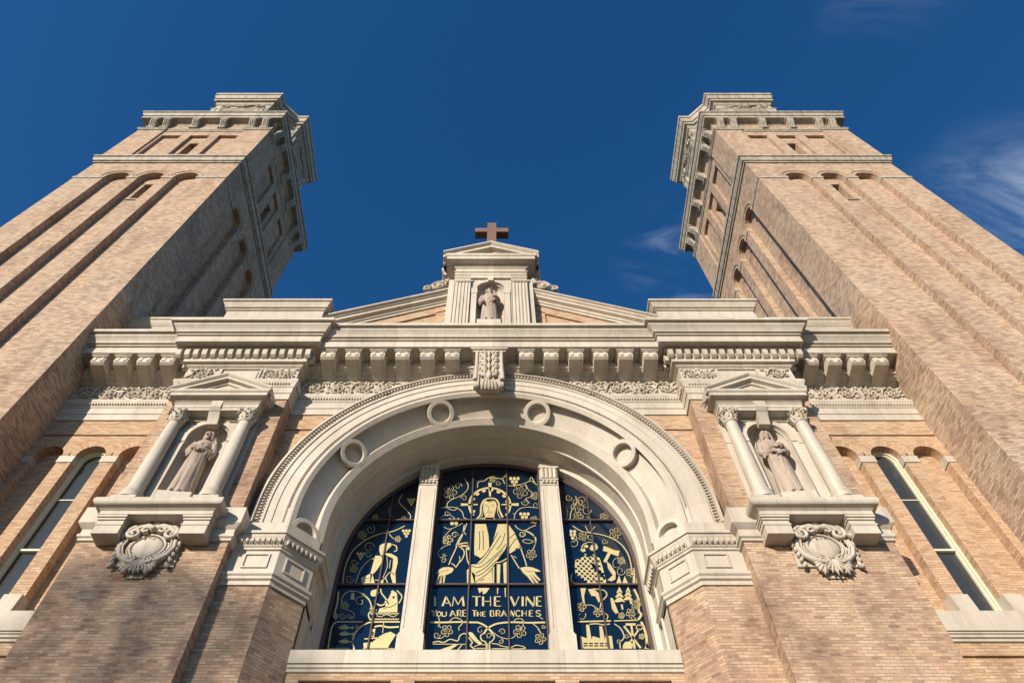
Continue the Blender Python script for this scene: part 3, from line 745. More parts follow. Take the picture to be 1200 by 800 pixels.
for s in (-1, 1):
    ac = s*7.38
    ab = MB()
    ab.awall(FY(12.25), ac-1.17, ac+1.17, 12.0, 15.5, [dict(c=ac, r=.54, zb=12.2, zs=14.80, back=False)], .04)
    for k in (-1, 1): ab.quad((ac+k*1.17,12.25,12.0),(ac+k*1.17,12.8,12.0),(ac+k*1.17,12.8,15.5),(ac+k*1.17,12.25,15.5))
    niche(ab, ac, 12.28, .54, 12.2, 14.80, .38)
    for k in (-1, 1):
        for (a, b) in ((.54,.70),):
            ab.box(min(ac+k*a,ac+k*b), max(ac+k*a,ac+k*b), 12.215,12.26,12.0,14.52)
        ab.box(min(ac+k*.535,ac+k*1.17), max(ac+k*.535,ac+k*1.17), 12.235,12.26,14.545,14.60)
    ab.arch([(.54,12.25),(.54,12.215),(.70,12.215),(.70,12.25)], 14.80, 14.60, 24, ac)
    ae = ab.build('aedicule', ST, FR, 35)
    # entablature block, soffit, key bracket
    eb = MB()
    def bpth(x, y0): return [(ac-x,12.31),(ac-x,y0),(ac+x,y0),(ac+x,12.31)]
    eb.sweep(bpth(1.12,11.92), [(-.30,15.52),(0,15.52),(0,15.62),(.02,15.63),(.02,15.74),(.05,15.77),(.05,15.80),(0,15.82),(0,15.88),(.03,15.90)], caps=False)
    eb.box(ac-.85,ac+.85,12.2,12.3,15.4,15.9)
    eb.add([(ac-1.1,12.0,15.53),(ac+1.1,12.0,15.53),(ac+1.1,12.3,15.53),(ac-1.1,12.3,15.53)], [(0,1,2,3)])
    eb.prism([(12.26,15.15),(12.10,15.15),(12.06,15.3),(11.95,15.5),(11.86,15.62),(11.86,15.86),(12.26,15.86)], lambda y,z,x: (x,y,z), ac-.15, ac+.15)
    eb.build('entablature', ST, ae, 24)
    pb = MB()
    pb.sweep(bpth(1.12,11.93), [(0,15.84),(.06,15.87),(.06,15.92),(.21,15.94),(.21,16.06),(.24,16.08),(.26,16.12),(.26,16.17),(-.1,16.19)], caps=False)
    for k in (-1, 1):
        prof = [(0,-.28),(.08,-.28),(.10,-.20),(.21,-.18),(.21,-.09),(.25,-.06),(.28,-.02),(.28,.03),(-.35,.05)]
        vs = []
        for x in (0, 1.40):
            for o, h in prof: vs.append((ac+k*x, 11.93-o, 16.92-.485*x+h))
        n = len(prof); pb.add(vs, [(i, i+1, n+i+1, n+i) for i in range(n-1)]); pb.add([vs[n+i] for i in range(n)], [tuple(range(n))])
    pb.add([(ac-1.15,11.90,16.1),(ac+1.15,11.90,16.1),(ac,11.90,16.75)], [(0,1,2)])
    pb.prism([(-1.35,16.17),(1.35,16.17),(0,16.88)], lambda a,z,y: (ac+a,y,z), 11.95, 12.35)
    pb.build('pediment', ST, ae, 24)
    for k in (-1, 1):
        cb = MB(); cc = (ac+k*.93, 12.04, 0)
        prof = [(0,12.2),(.27,12.2),(.27,12.34),(.25,12.36),(.265,12.40),(.25,12.45),(.215,12.47),(.225,12.50),(.205,12.53)]
        for i in range(13):
            t = i/12; prof.append((.195-.028*t-.008*t*t+.006*math.sin(PI*t), 12.55+t*2.50))
        prof += [(.18,15.06),(.19,15.08),(.17,15.10),(0,15.10)]
        cb.lathe(prof, cc, 32); c_ = cb.build('column', ST, ae, 24)
        cb = MB(); capital(cb, (ac+k*.93,12.04,15.08), .44, .165); cb.build('capital', STC, ae, 45)
        bb = MB(); x = ac+k*.95
        for (w_, y0, z0, z1) in ((.33,11.84,11.56,11.64),(.31,11.87,11.50,11.56),(.29,11.90,11.12,11.50)):
            bb.box(x-w_, x+w_, y0, 12.29, z0, z1)
        bb.box(x-.31, x+.31, 11.885, 12.29, 11.36, 11.40)
        bb.build('bracket', ST, ae, 0)
        bb = MB(); bb.box(x-.29,x+.29,11.78,12.26,12.03,12.18)
        bb.build('plinth', ST, ae, 0)
    sb = MB()
    rr = [(.0,11.76)]+[(.06+.10*math.sin(PI*i/8)+.0, 11.78+.125*(1-math.cos(PI*i/8))) for i in range(9)]+[(0,12.04),(-.3,12.06)]
    sb.sweep(bpth(1.30,11.80), [(-.38,11.62),(-.03,11.62),(-.03,11.72),(0,11.74),(.02,11.76)]+rr[1:], caps=False)
    sb.add([(ac-1.3,11.81,12.05),(ac+1.3,11.81,12.05),(ac+1.3,12.4,12.08),(ac-1.3,12.4,12.08)], [(0,1,2,3)])
    sb.add([(ac-1.3,11.84,11.625),(ac+1.3,11.84,11.625),(ac+1.3,12.31,11.625),(ac-1.3,12.31,11.625)], [(0,1,2,3)])
    sb.build('shelf', ST, ae, 35)
    # carved shield below the shelf
    kb = MB(); pl = Pl((ac,12.29,10.95)); yb = .06
    plate = [(-.72,-.44),(-.34,-.44),(-.30,-.50),(-.16,-.74),(.16,-.74),(.30,-.50),(.34,-.44),(.72,-.44),(.66,.1),(.74,.45),(.5,.62),(-.5,.62),(-.74,.45),(-.66,.1)]
    kb.prism(plate, lambda a,b,d: tuple(pl(a,b,d)), 0, .03)
    crt = kb.build('cartouche', ST, FR, 0)
    kb = MB()
    def sh(rr, n=22):   # shield outline
        return [(rr*.31*math.cos(2*PI*i/n)*(1+.10*math.cos(4*PI*i/n)), rr*.30*math.sin(2*PI*i/n)*(1.0 if math.sin(2*PI*i/n) > 0 else 1.12)) for i in range(n)]
    prev = None
    ringl = [(1.0,.08),(.97,.12),(.85,.15),(.6,.175),(.3,.19),(0.01,.195)]
    for rr, d in ringl:
        cur = [pl(a, b+.02, d) for a, b in sh(rr)]
        if prev:
            for i in range(22): kb.quad(prev[i], prev[(i+1)%22], cur[(i+1)%22], cur[i])
        prev = cur
    for r0, rad, d in ((1.12,.035,.12),(1.30,.03,.09)):
        pp = [pl(a, b+.02, d) for a, b in sh(r0)]; kb.tube(pp+[pp[0]], rad, 6, up=Vector((0,-1,0)))
    for i in range(26):
        a = 2*PI*i/26
        if math.sin(a) < .25: kb.ball(pl(.33*1.22*math.cos(a)*(1+.1*math.cos(2*a)), .32*1.22*math.sin(a)*1.1+.02, .10), .026, None, 6, 4)
    for k in (-1, 1):
        vtube(kb, pl, [(0*k,.46),(.16*k,.54),(.34*k,.50),(.50*k,.36),(.64*k,.26),(.70*k,.34)], .085, .05, .17, 8)
        vtube(kb, pl, spiral(.40*k,.34,.17,1.5,PI*.5,-k,24), .05, .035, .20, 8)
        vtube(kb, pl, spiral(.64*k,.30,.09,1.2,PI*.5,-k,14), .04, .03, .17, 6)
        vtube(kb, pl, [(.12*k,.40),(.20*k,.36),(.26*k,.40),(.22*k,.48),(.12*k,.50)], .05, .04, .2, 6)
        vtube(kb, pl, [(.56*k,.18),(.60*k,-.02),(.52*k,-.22),(.36*k,-.36),(.16*k,-.42)], .05, .07, .13, 8)
        vtube(kb, pl, [(.48*k,.20),(.52*k,0),(.44*k,-.2),(.3*k,-.32)], .025, .03, .16, 6)
        for j in range(5):
            t = j/4; leaf(kb, pl, k*(.64-.02*j), .20-.14*j, -PI/2+k*.25, .17, .12, .06, .10)
            kb.ball(pl(k*(.66-.01*j), .12-.15*j, .11), (.045,.05,.055), None, 6, 4)
        for j in range(4): leaf(kb, pl, k*.16, -.40, -PI/2+k*(.3+.38*j), .34-.03*j, .14, .06, .13)
        vtube(kb, pl, spiral(.2*k,-.38,.11,1.4,PI*.5,k,18), .04, .03, .18, 6)
        leaf(kb, pl, k*.10, .44, PI/2-k*.5, .22, .10, .06, .2)
    for j in range(7): leaf(kb, pl, 0, -.36, -PI/2+(j-3)*.30, .40-.03*abs(j-3), .10, .05, .16, j % 2 == 0)
    for j in range(5): leaf(kb, pl, 0, .42, PI/2+(j-2)*.42, .22, .10, .06, .18)
    kb.ball(pl(0,.62,.17), (.10,.07,.07)); kb.ball(pl(0,.44,.24), (.07,.09,.05))
    kb.build('shield_carving', STC, crt, 60)
    mk = MB()
    for q_ in ([(-.09,.20),(-.13,.19),(-.12,.165),(-.09,.16),(-.08,.14),(-.13,.13)], [(-.03,.13),(-.03,.20),(.01,.20),(.02,.17),(-.03,.165)], [(.05,.19),(.09,.20),(.10,.16),(.05,.14),(.06,.18)]):
        dd = .165
        mk.tube([pl(a*1.0, b+.03, dd+.012-(b-.1)*.15) for a, b in q_], .009, 5)
    mk.build('monogram', DARK, crt, 0)
# ---------------------------------------------------------------- great window
YG = 14.80
def gx(zid, x, y):
    sc_, ox, oy = {'A': (8.889,510,550), 'B': (8.276,500,620), 'C': (8.,495,680), 'D': (6.154,395,560), 'E': (8.418,370,670), 'F': (6.154,650,560), 'G': (8.418,660,670)}[zid]
    return P(ox+x/sc_, oy+y/sc_, YG)
wf = MB()
wf.arch([(3.85,14.72),(3.80,14.72),(3.76,14.76),(3.76,14.84),(3.85,14.84)], ZC, 9.3, 80)
win = wf.build('arched_window', BAR, FR, 30)
def clipx(z): return math.sqrt(max(0, 3.79**2-max(0, z-ZC)**2))
for x0, x1 in ((-3.8,-1.73),(-1.73,1.73),(1.73,3.8)):
    gl = MB(); n = 24; topz = []
    for i in range(n+1):
        x = x0+(x1-x0)*i/n; topz.append((x, ZC+math.sqrt(max(0, 3.8**2-x*x))))
    pts = [(x0, 9.3)]+topz+[(x1, 9.3)]
    gl.add([(x, YG+.012, z) for x, z in pts], [tuple(range(len(pts)))])
    gl.build('pane', GLASS, win, 0, recalc=False)
for z, t in ((14.27,.022),(12.10,.022)):
    for a, b in ((-3.79,-1.73),(-1.73,1.73),(1.73,3.79)):
        e = clipx(z)
        a = max(a, -e); b = min(b, e); bb = MB(); bb.box(a, b, 14.735, 14.81, z-t, z+t); bb.build('glazing_bar', BAR, win, 0)
for x in (-.47,.52,-2.73,2.80,-1.40,1.43):
    bb = MB(); bb.box(x-.017, x+.017, 14.745, 14.81, 9.3, ZC+math.sqrt(3.79**2-x*x)); bb.build('glazing_bar', BAR, win, 0)
for s in (-1, 1):
    mb = MB(); x = s*1.73
    zt_ = ZC+math.sqrt(3.95**2-(1.73)**2)
    mb.box(x-.26, x+.26, 14.42, 14.9, 10.42, zt_+.1)
    mb.box(x-.31, x+.31, 14.37, 14.9, 9.3, 10.40); mb.box(x-.285, x+.285, 14.395, 14.9, 10.40, 10.46)
    for k in (-1, 1): mb.box(x+k*.20-.012, x+k*.20+.012, 14.405, 14.43, 10.6, 15.15)
    mb.box(x-.24, x+.24, 14.40, 14.5, 15.28, 15.32)
    for k in range(4): mb.ball((x-.165+.11*k, 14.395, 15.40), (.05,.05,.06), None, 10, 6)
    mb.box(x-.27, x+.27, 14.385, 14.9, 15.48, 15.53)
    for k in range(4):
        c = x-.18+.12*k; mb.prism([(c-.05,14.42),(c-.05,14.38),(c,14.35),(c+.05,14.38),(c+.05,14.42)], lambda a,b,z: (a,b,z), 15.54, 15.95)
    mb.box(x-.29, x+.29, 14.36, 14.9, 15.96, 16.02)
    mb.build('mullion', ST, win, 30)
gm = MB(); fm = MB()
def flush():
    global gm, fm
    if gm.f: gm.build('gilded_design', GOLD, win, 0, recalc=False)
    for i, v in enumerate(fm.v): fm.v[i] = (v[0], v[1]-.003, v[2])
    if fm.f: fm.build('engraved_line', GLASS, win, 0, recalc=False)
    gm = MB(); fm = MB()
def ink(z, pts, wd, k=5, cyc=False, taper=False):
    wd = wd*(.64 if wd > .055 else .56)
    pp = [gx(z, *p) for p in pts]; pp = sm(pp, k, cyc) if len(pp) > 2 else [Vector(p) for p in pp]
    if cyc: pp.append(pp[0])
    n = len(pp); vs = []
    for i, p in enumerate(pp):
        d = (pp[min(i+1,n-1)]-pp[max(i-1,0)]).normalized(); q = Vector((-d.z,0,d.x))
        w2 = wd*.5*(1 if not taper else (1-.65*i/(n-1)))
        for sgn in (-1, 1):
            for yy in (-.010, .004): v = p+q*w2*sgn; vs.append((v.x, YG+yy, v.z))
    fs = []
    for i in range(n-1):
        a, b = i*4, i*4+4
        fs += [(a,a+2,b+2,b),(a,b,b+1,a+1),(a+2,a+3,b+3,b+2)]
    gm.add(vs, fs)
def fill(z, pts, k=0, cyc=True):
    pp = [gx(z, *p) for p in pts]
    if k: pp = sm(pp, k, True)
    gm.prism([(p.x, p.z) for p in pp], lambda a,b,d: (a, YG+d, b), -.010, .004)
W = .035
def curl(z, cx, cy, r, st=0, dr=1, turns=1.2, w=.026):
    ink(z, [(cx+r*(1-.75*i/12)*math.cos(st+dr*turns*2*PI*i/12), cy+r*(1-.75*i/12)*math.sin(st+dr*turns*2*PI*i/12)) for i in range(13)], w, 3, taper=True)
def grapes(z, cx, cy, r, rows=(3,2,1)):
    for j, n_ in enumerate(rows):
        for i in range(n_):
            x, y = cx+(i-(n_-1)/2)*r*2.25, cy+j*r*1.95
            fill(z, [(x+r*math.cos(t), y+r*1.0*math.sin(t)) for t in [2*PI*q_/10 for q_ in range(10)]])
def vleaf(z, cx, cy, r, rot=0):
    pts = []
    for i in range(30):
        t = 2*PI*i/30; rr = r*(.42+.58*abs(math.cos(2.5*t))**.6)
        pts.append((cx+rr*math.cos(t+rot), cy+rr*math.sin(t+rot)))
    ink(z, pts, .022, 2, True)
    for k in range(5):
        t = 2*PI*k/5+rot; ink(z, [(cx+r*.12*math.cos(t),cy+r*.12*math.sin(t)),(cx+r*.6*math.cos(t), cy+r*.6*math.sin(t))], .016)
# -- middle light: halo, head, robe
def arcp(cx, cy, rx, ry, a0, a1, n=24): return [(cx+rx*math.cos(R(a0+(a1-a0)*i/n)), cy+ry*math.sin(R(a0+(a1-a0)*i/n))) for i in range(n+1)]
ink('A', arcp(568,370,213,178,-218,38,40), .10, 2)
for a in range(-205, 30, 24): 
    cx_, cy_ = 568+190*math.cos(R(a)), 370+158*math.sin(R(a)); fill('A', [(cx_+22*math.cos(t), cy_+18*math.sin(t)) for t in [2*PI*q_/8 for q_ in range(8)]])
fill('A', [(552,138),(588,138),(580,280),(562,280)]); fill('A', [(268,352),(268,380),(445,370),(445,360)]); fill('A', [(690,360),(690,370),(870,380),(870,350)])
ink('A', [(430,520),(470,470),(478,390),(500,330),(540,305),(585,300),(630,310),(660,350),(668,420),(690,470),(705,500)], .075, 5)
ink('A', [(450,525),(492,480),(500,400)], .03); ink('A', [(650,380),(650,450),(680,510)], .03)
fill('A', [(505,345),(520,325),(560,335),(600,325),(630,340),(640,370),(632,420),(618,470),(605,525),(570,530),(528,525),(515,470),(500,410)], 2)
fill('A', [(430,525),(520,500),(610,500),(640,527),(560,535),(440,535)])
def dark(z, pts, wd, k=4):
    global gm
    keep = gm; gm = fm; ink(z, pts, wd, k); gm = keep
def darkfill(z, pts, k=0):
    global gm
    keep = gm; gm = fm; fill(z, pts, k); gm = keep
for q_ in ([(518,375),(535,368),(552,376)],[(585,376),(602,368),(618,375)],[(522,388),(536,384),(550,390)],[(588,390),(602,384),(614,388)],[(562,380),(558,425),(572,432)],[(530,455),(548,438),(570,445),(592,438),(610,455)],[(550,462),(570,456),(590,462)],[(545,490),(570,478),(595,490)],[(540,330),(570,345),(600,330)]): dark('A', q_, .018)
B = 'B'
fill(B, [(470,-50),(575,-50),(600,60),(608,200),(560,250),(520,280),(462,255),(462,120)])
fill(B, [(690,-50),(770,-50),(790,-50),(850,30),(905,150),(880,190),(800,240),(775,150),(760,210),(700,280),(668,330),(640,360),(632,400),(640,545),(555,545),(470,540),(430,400),(425,340),(480,340),(560,260),(640,130)])
for q_ in ([(440,235),(500,270),(530,280),(600,200),(690,30)],[(420,325),(500,335),(560,290),(640,180),(720,60)],[(430,355),(510,370),(600,310),(700,220),(775,140)],[(470,425),(560,380),(640,300),(740,200)],[(440,440),(500,450),(580,400),(660,320),(760,250)],[(460,520),(520,480),(600,420),(660,340)],[(760,40),(730,130),(680,200)],[(800,90),(860,40)],[(790,200),(850,110),(880,90)],[(700,270),(740,230),(780,170)],[(510,20),(515,120),(508,200)],[(545,10),(550,120),(548,200)],[(520,500),(560,480)]): dark(B, q_, .032, 5)
fill(B, [(640,360),(655,360),(655,520),(640,520)]); fill(B, [(680,340),(715,340),(708,548),(680,548)]); fill(B, [(742,330),(775,310),(775,548),(752,548),(745,430)])
fill(B, [(390,395),(412,380),(420,545),(392,545)]); fill(B, [(425,400),(470,440),(470,545),(428,545)])
ink(B, [(665,325),(720,315),(775,285)], .05)
# sleeves and arms
ink(B, [(365,-40),(345,60),(300,150),(268,220),(235,290),(215,345)], .05, 4); ink(B, [(290,160),(330,140),(400,130)], .06); ink(B, [(310,165),(350,190),(365,230),(345,290),(310,330),(285,370)], .05)
ink(B, [(400,150),(385,200),(395,300),(420,350)], .05); ink(B, [(330,160),(390,165),(410,200)], .09); ink(B, [(240,330),(265,345),(285,370)], .045); ink(B, [(318,260),(322,300),(305,330)], .03)
ink(B, [(900,150),(925,220),(950,290),(970,355)], .05); ink(B, [(860,195),(905,175),(920,190)], .06); ink(B, [(820,250),(850,300),(880,350),(900,378)], .045); ink(B, [(845,260),(872,278)], .03)
fill(B, [(95,425),(120,390),(160,370),(210,365),(255,375),(262,395),(240,420),(200,440),(185,440),(170,520),(158,525),(160,455),(150,455),(140,528),(120,528),(138,450),(125,450),(108,515),(92,515),(112,440),(140,415),(105,430)])
fill(B, [(905,375),(960,362),(1020,368),(1080,390),(1108,410),(1060,412),(1040,405),(1060,440),(1105,490),(1090,498),(1035,445),(1030,448),(1085,520),(1070,525),(1015,460),(1010,465),(1050,525),(1030,520),(980,460),(935,420)])
dark(B, [(140,415),(180,405),(215,395)], .018); dark(B, [(950,400),(990,410),(1035,405)], .018)
for p in ([(150,440),(130,500)],[(175,445),(150,500)],[(1000,445),(1045,505)],[(1025,440),(1075,500)]): dark(B, p, .014)
fill('C', [(520,70),(630,70),(600,115),(570,130),(560,95),(535,120)]); fill('C', [(700,70),(712,70),(708,125),(700,125)]); fill('C', [(770,70),(782,70),(782,155),(775,155)])
# -- writing
lt = MB()
FONT = {'I': [((.5,0),(.5,1),2)], 'A': [((0,0),(.46,1),2),((.46,1),(1,0),1),((.2,.32),(.8,.32),1)], 'M': [((0,0),(.12,1),1),((.12,1),(.5,.15),1),((.5,.15),(.88,1),1),((.88,1),(1,0),2)],
 'T': [((0,1),(1,1),1),((.5,0),(.5,1),2)], 'H': [((.08,0),(.08,1),2),((.92,0),(.92,1),1),((.08,.5),(.92,.5),1)], 'E': [((.12,0),(.12,1),2),((.12,1),(.95,1),1),((.12,.52),(.8,.52),1),((.12,0),(.95,0),1)],
 'V': [((0,1),(.5,0),2),((.5,0),(1,1),1)], 'N': [((.05,0),(.05,1),1),((.05,1),(.95,0),2),((.95,0),(.95,1),1)], 'Y': [((0,1),(.5,.48),2),((1,1),(.5,.48),1),((.5,.48),(.5,0),2)],
 'U': ['c',(.05,1),(.05,.35),(.25,.03),(.5,0),(.75,.03),(.95,.35),(.95,1)], 'O': ['c',(.5,0),(.1,.2),(0,.5),(.1,.8),(.5,1),(.9,.8),(1,.5),(.9,.2),(.5,0)],
 'R': [((.08,0),(.08,1),2),'c',(.08,1),(.6,1),(.88,.8),(.7,.52),(.08,.48),None,((.5,.5),(1,0),1)], 'B': [((.08,0),(.08,1),2),'c',(.08,1),(.6,.98),(.8,.78),(.6,.54),(.08,.52),None,'c',(.08,.52),(.7,.5),(.95,.26),(.7,.02),(.08,0),None],
 'C': ['c',(.95,.85),(.6,1),(.2,.88),(.02,.5),(.2,.12),(.6,0),(.95,.15)], 'S': ['c',(.9,.88),(.5,1),(.1,.85),(.2,.58),(.75,.42),(.92,.18),(.5,0),(.08,.12)]}
def letter(ch, x0, x1, yb, yt, t):
    global gm
    keep = gm; gm = lt
    tr = lambda p: (x0+(x1-x0)*p[0], yb+(yt-yb)*p[1])
    it = iter(FONT[ch]); cur = None
    for q_ in it:
        if q_ == 'c': cur = []; continue
        if q_ is None:
            ink('C', cur, t, 5); cur = None; continue
        if cur is not None: cur.append(tr(q_)); continue
        a, b, wd = q_; ink('C', [tr(a), tr(b)], t*(1.75 if wd == 2 else .85))
    if cur: ink('C', cur, t*1.3, 5)
    gm = keep
for ch, a, b in (('I',105,130),('A',188,268),('M',282,388),('T',468,548),('H',562,645),('E',672,738),('V',828,905),('I',930,950),('N',968,1052),('E',1066,1122)): letter(ch, a, b, 240, 150, .045)
lt.build('lettering', GOLD, win, 0); lt = MB()
for ch, a, b, yt in (('Y',86,134,278),('O',136,174,292),('U',184,226,292),('A',260,312,278),('R',326,366,278),('E',376,412,278),('T',466,510,280),('H',514,548,292),('E',560,594,292),('B',636,676,280),('R',690,732,280),('A',742,790,280),('N',824,864,280),('C',876,918,280),('H',932,978,280),('E',994,1032,280),('S',1092,1136,280)):
    if ch == 'E' and a == 994: a, b = 1000, 1040
    if ch == 'S': a, b = 1056, 1092; a, b = 1062, 1112
    letter(ch, a, b, 335, yt, .032)
lt.build('lettering', GOLD, win, 0)
# -- vines, middle light
ink('A', [(300,95),(340,150),(335,210),(270,270),(180,310),(130,350),(130,400),(200,425),(235,390)], W, 5); ink('A', [(60,400),(140,392),(220,400),(280,440),(300,500),(345,520)], W, 5)
curl('A',240,175,38,0,-1); curl('A',300,300,34,PI,1); vleaf('A',155,240,70); grapes('A',197,525,19,(3,2)); curl('A',125,455,30); ink('A', [(45,520),(90,480),(150,475),(200,500)], .026)
ink('A', [(440,190),(450,130),(510,120),(560,85),(640,90),(700,105),(725,150)], W, 5); curl('A',655,140,28,0,1); vleaf('A',600,100,35); ink('A', [(700,100),(735,60)], .03)
grapes('A',825,95,17,(3,2,1)); ink('A', [(760,170),(860,165),(940,140),(1000,120),(1060,160)], W, 5); vleaf('A',890,225,75,.5); ink('A', [(940,150),(970,210),(1010,240),(1000,280),(940,310),(985,350)], .03); curl('A',940,335,42,PI,-1); vleaf('A',1035,275,40)
ink('A', [(980,130),(1000,80),(1040,140)], .03); curl('A',1050,370,38); grapes('A',930,463,17,(3,2,1)); ink('A', [(1070,400),(960,392),(880,410),(830,470),(822,540)], W, 5); ink('A', [(810,455),(835,470)], .03); vleaf('A',1030,525,40)
ink('A', [(830,580),(870,620),(930,635),(1000,600),(1050,580)], W, 4); curl('A',905,670,34,-1); ink('A', [(940,640),(1010,680),(1050,720),(1040,790)], W, 4); 
ink('A', [(90,600),(150,620),(230,590),(285,560)], .03); ink('A', [(170,620),(110,680),(80,760)], .03); curl('A',205,685,36,0,-1); vleaf('A',135,735,45); ink('A', [(330,560),(300,640),(250,720),(215,800)], .045); ink('A', [(295,640),(320,680)], .03)
vleaf('B',205,105,50); curl('B',270,55,34,0,-1); ink('B', [(210,150),(150,180),(112,230),(130,270),(165,275)], .026); curl('B',162,300,26,-1); curl('B',170,250,18)
curl('B',925,45,34); ink('B', [(960,10),(1030,50),(1055,110),(1040,180),(1020,200)], W, 5); ink('B', [(930,115),(965,98),(1035,118),(985,138)], .03, 4, True); vleaf('B',1015,245,50,.3)
# lower scene of the middle light
C = 'C'
ink(C, [(75,390),(200,392),(330,388),(470,392),(530,395),(590,425),(640,470),(665,500)], .07, 5); ink(C, [(1150,392),(1000,395),(850,390),(760,395),(680,410),(610,450),(575,500)], .07, 5)
ink(C, [(570,495),(545,520),(560,560),(595,580),(600,655)], .05, 5); ink(C, [(665,495),(675,530),(655,565),(630,585),(632,655)], .05, 5); ink(C, [(612,590),(616,655)], .03)
curl(C,625,520,30,0,-1); curl(C,545,465,34,-1.2,-1,.9)
vleaf(C,230,470,55,.3); curl(C,135,510,34,0,1); ink(C, [(130,540),(180,540),(220,500)], .026); ink(C, [(150,340),(165,400),(150,420),(175,440)], .03); ink(C, [(250,385),(290,352),(340,355),(380,390),(340,440),(348,465)], .032, 5)
vleaf(C,915,475,60,.5); ink(C, [(850,390),(880,360),(930,360),(950,400),(915,470)], .03, 5); ink(C, [(670,490),(720,525),(790,545),(850,535),(880,500)], .026, 5); curl(C,750,480,32,PI,1); curl(C,735,570,26,-1.5); vleaf(C,1105,545,52,.1); ink(C, [(1030,400),(1080,440),(1110,490)], .03); ink(C, [(1130,360),(1100,345)], .03); curl(C,1135,430,20)
ink(C, [(95,595),(410,597)], .03); ink(C, [(95,580),(150,570),(200,580),(260,550),(330,565),(350,520),(390,495),(420,510)], .045, 4); fill(C, [(430,485),(470,490),(520,555),(570,600),(530,600),(460,540),(440,510)], 2)
fill(C, [(160,650),(300,600),(330,605),(250,655)]); ink(C, [(325,655),(370,605)], .04); ink(C, [(430,530),(470,580),(450,605),(500,655)], .045, 4); ink(C, [(500,635),(590,635)], .03); ink(C, [(480,625),(520,605),(590,600)], .03)
ink(C, [(650,590),(700,595),(750,615),(830,625),(880,605),(960,625),(930,640),(700,638),(650,640)], .035, 4)
flush()
# -- left light: coast worker, ship, fishes
D = 'D'; E = 'E'
ink(D, [(40,760),(60,640),(110,530),(200,450),(300,405),(400,385),(490,345)], .05, 5); ink(D, [(370,395),(400,430),(440,450)], .03); grapes(D,500,380,10,(3,2,1)); vleaf(D,440,440,22); vleaf(D,180,410,32); curl(D,240,370,34,-1); grapes(D,170,545,9,(3,2,1)); curl(D,230,500,40,0,-1); curl(D,225,545,26); curl(D,125,605,26); vleaf(D,120,655,28); curl(D,90,725,32)
ink(D, [(470,120),(445,170),(490,220),(530,270),(520,305)], .04, 4); grapes(D,535,155,9,(3,2,1)); ink(D, [(380,210),(375,250),(400,280)], .024); curl(D,480,290,20); vleaf(D,275,285,24)
fill(D, [(305,500),(320,478),(360,468),(400,475),(370,510),(330,555),(310,545)], 2); ink(D, [(390,475),(425,490),(430,520),(410,530)], .05); fill(D, [(340,540),(390,545),(435,570),(438,610),(420,680),(425,770),(405,770),(385,700),(400,640),(405,580),(360,560)], 1)
fill(D, [(275,560),(320,560),(328,600),(290,660),(262,690),(240,690)], 1); ink(D, [(130,765),(170,660),(235,590),(275,580)], .045, 4); ink(D, [(360,570),(362,640),(330,720)], .026); ink(D, [(385,590),(378,650)], .03)
fill(D, [(175,720),(240,690),(240,770),(178,765)], 1); fill(D, [(255,690),(275,770),(240,770)]); ink(D, [(275,735),(330,735),(380,680),(415,700)], .04, 4); fill(D, [(300,740),(335,740),(330,772),(302,772)]); ink(D, [(350,720),(370,770)], .04)
for y in (735, 752): dark(D, [(185,y-8),(235,y-14)], .02)
ink(E, [(500,240),(440,200),(360,190),(300,205),(262,250),(262,300),(300,320)], W, 5); fill(E, [(355,205),(378,205),(384,272),(342,270)]); vleaf(E,285,330,40); ink(E, [(300,365),(370,400),(375,450),(330,460)], .026); curl(E,265,430,34); curl(E,335,435,24); ink(E, [(225,190),(215,300),(190,400),(200,470)], .06, 4); vleaf(E,195,430,26)
curl(E,440,290,52,-1.2,-1,1.1); ink(E, [(410,190),(480,230),(530,280),(550,360),(520,420),(540,475)], .05, 5); vleaf(E,565,375,34)
fill(E, [(545,190),(600,172),(628,200),(600,235),(550,238)], 2); ink(E, [(640,165),(650,210),(690,260),(720,320)], .05, 4); ink(E, [(600,250),(590,300),(640,330),(690,310)], .06, 4)
fill(E, [(680,290),(720,260),(735,195),(760,180),(800,210),(808,290),(805,395),(615,400),(630,360),(690,345)], 1); darkfill(E, [(706,250),(735,185),(745,200),(720,255)]); dark(E, [(690,345),(740,345),(800,310)], .03); darkfill(E, [(757,240),(780,240),(778,262),(758,260)]); dark(E, [(660,365),(700,355)], .02)
ink(E, [(800,180),(850,240),(820,310)], .045, 4); 
for y in (410, 465): ink(E, [(540+14*i, y+ (7 if i % 2 else -7)) for i in range(21)], .035, 4)
ink(E, [(205,490),(460,492)], .05); ink(E, [(600,430),(640,440),(700,420),(760,440),(800,425)], .03)
ink(E, [(830,492),(620,492),(520,500),(440,545),(385,610),(365,690),(378,765)], .06, 5); ink(E, [(120,765),(140,640),(165,530),(205,492)], .055, 4)
for y in (548, 610, 685):
    fill(E, [(225,y),(260,y-16),(310,y-14),(345,y),(375,y-14),(368,y+16),(340,y+4),(300,y+16),(250,y+14)], 1); dark(E, [(240,y),(330,y+1)], .016); ink(E, [(270,y-14),(290,y-28),(305,y-16)], .018)
fill(E, [(470,700),(560,690),(620,640),(680,605),(740,588),(790,620),(750,680),(700,765),(475,765)], 1); fill(E, [(552,560),(590,560),(575,640),(540,640)]); darkfill(E, [(560,590),(575,590),(568,632),(556,632)]); ink(E, [(480,660),(620,648)], .05); ink(E, [(580,540),(640,530),(720,545),(820,540)], .07, 4); ink(E, [(670,500),(660,600)], .03)
for i in range(6): dark(E, [(560+30*i, 690-18*i),(566+30*i, 690-18*i)], .02)
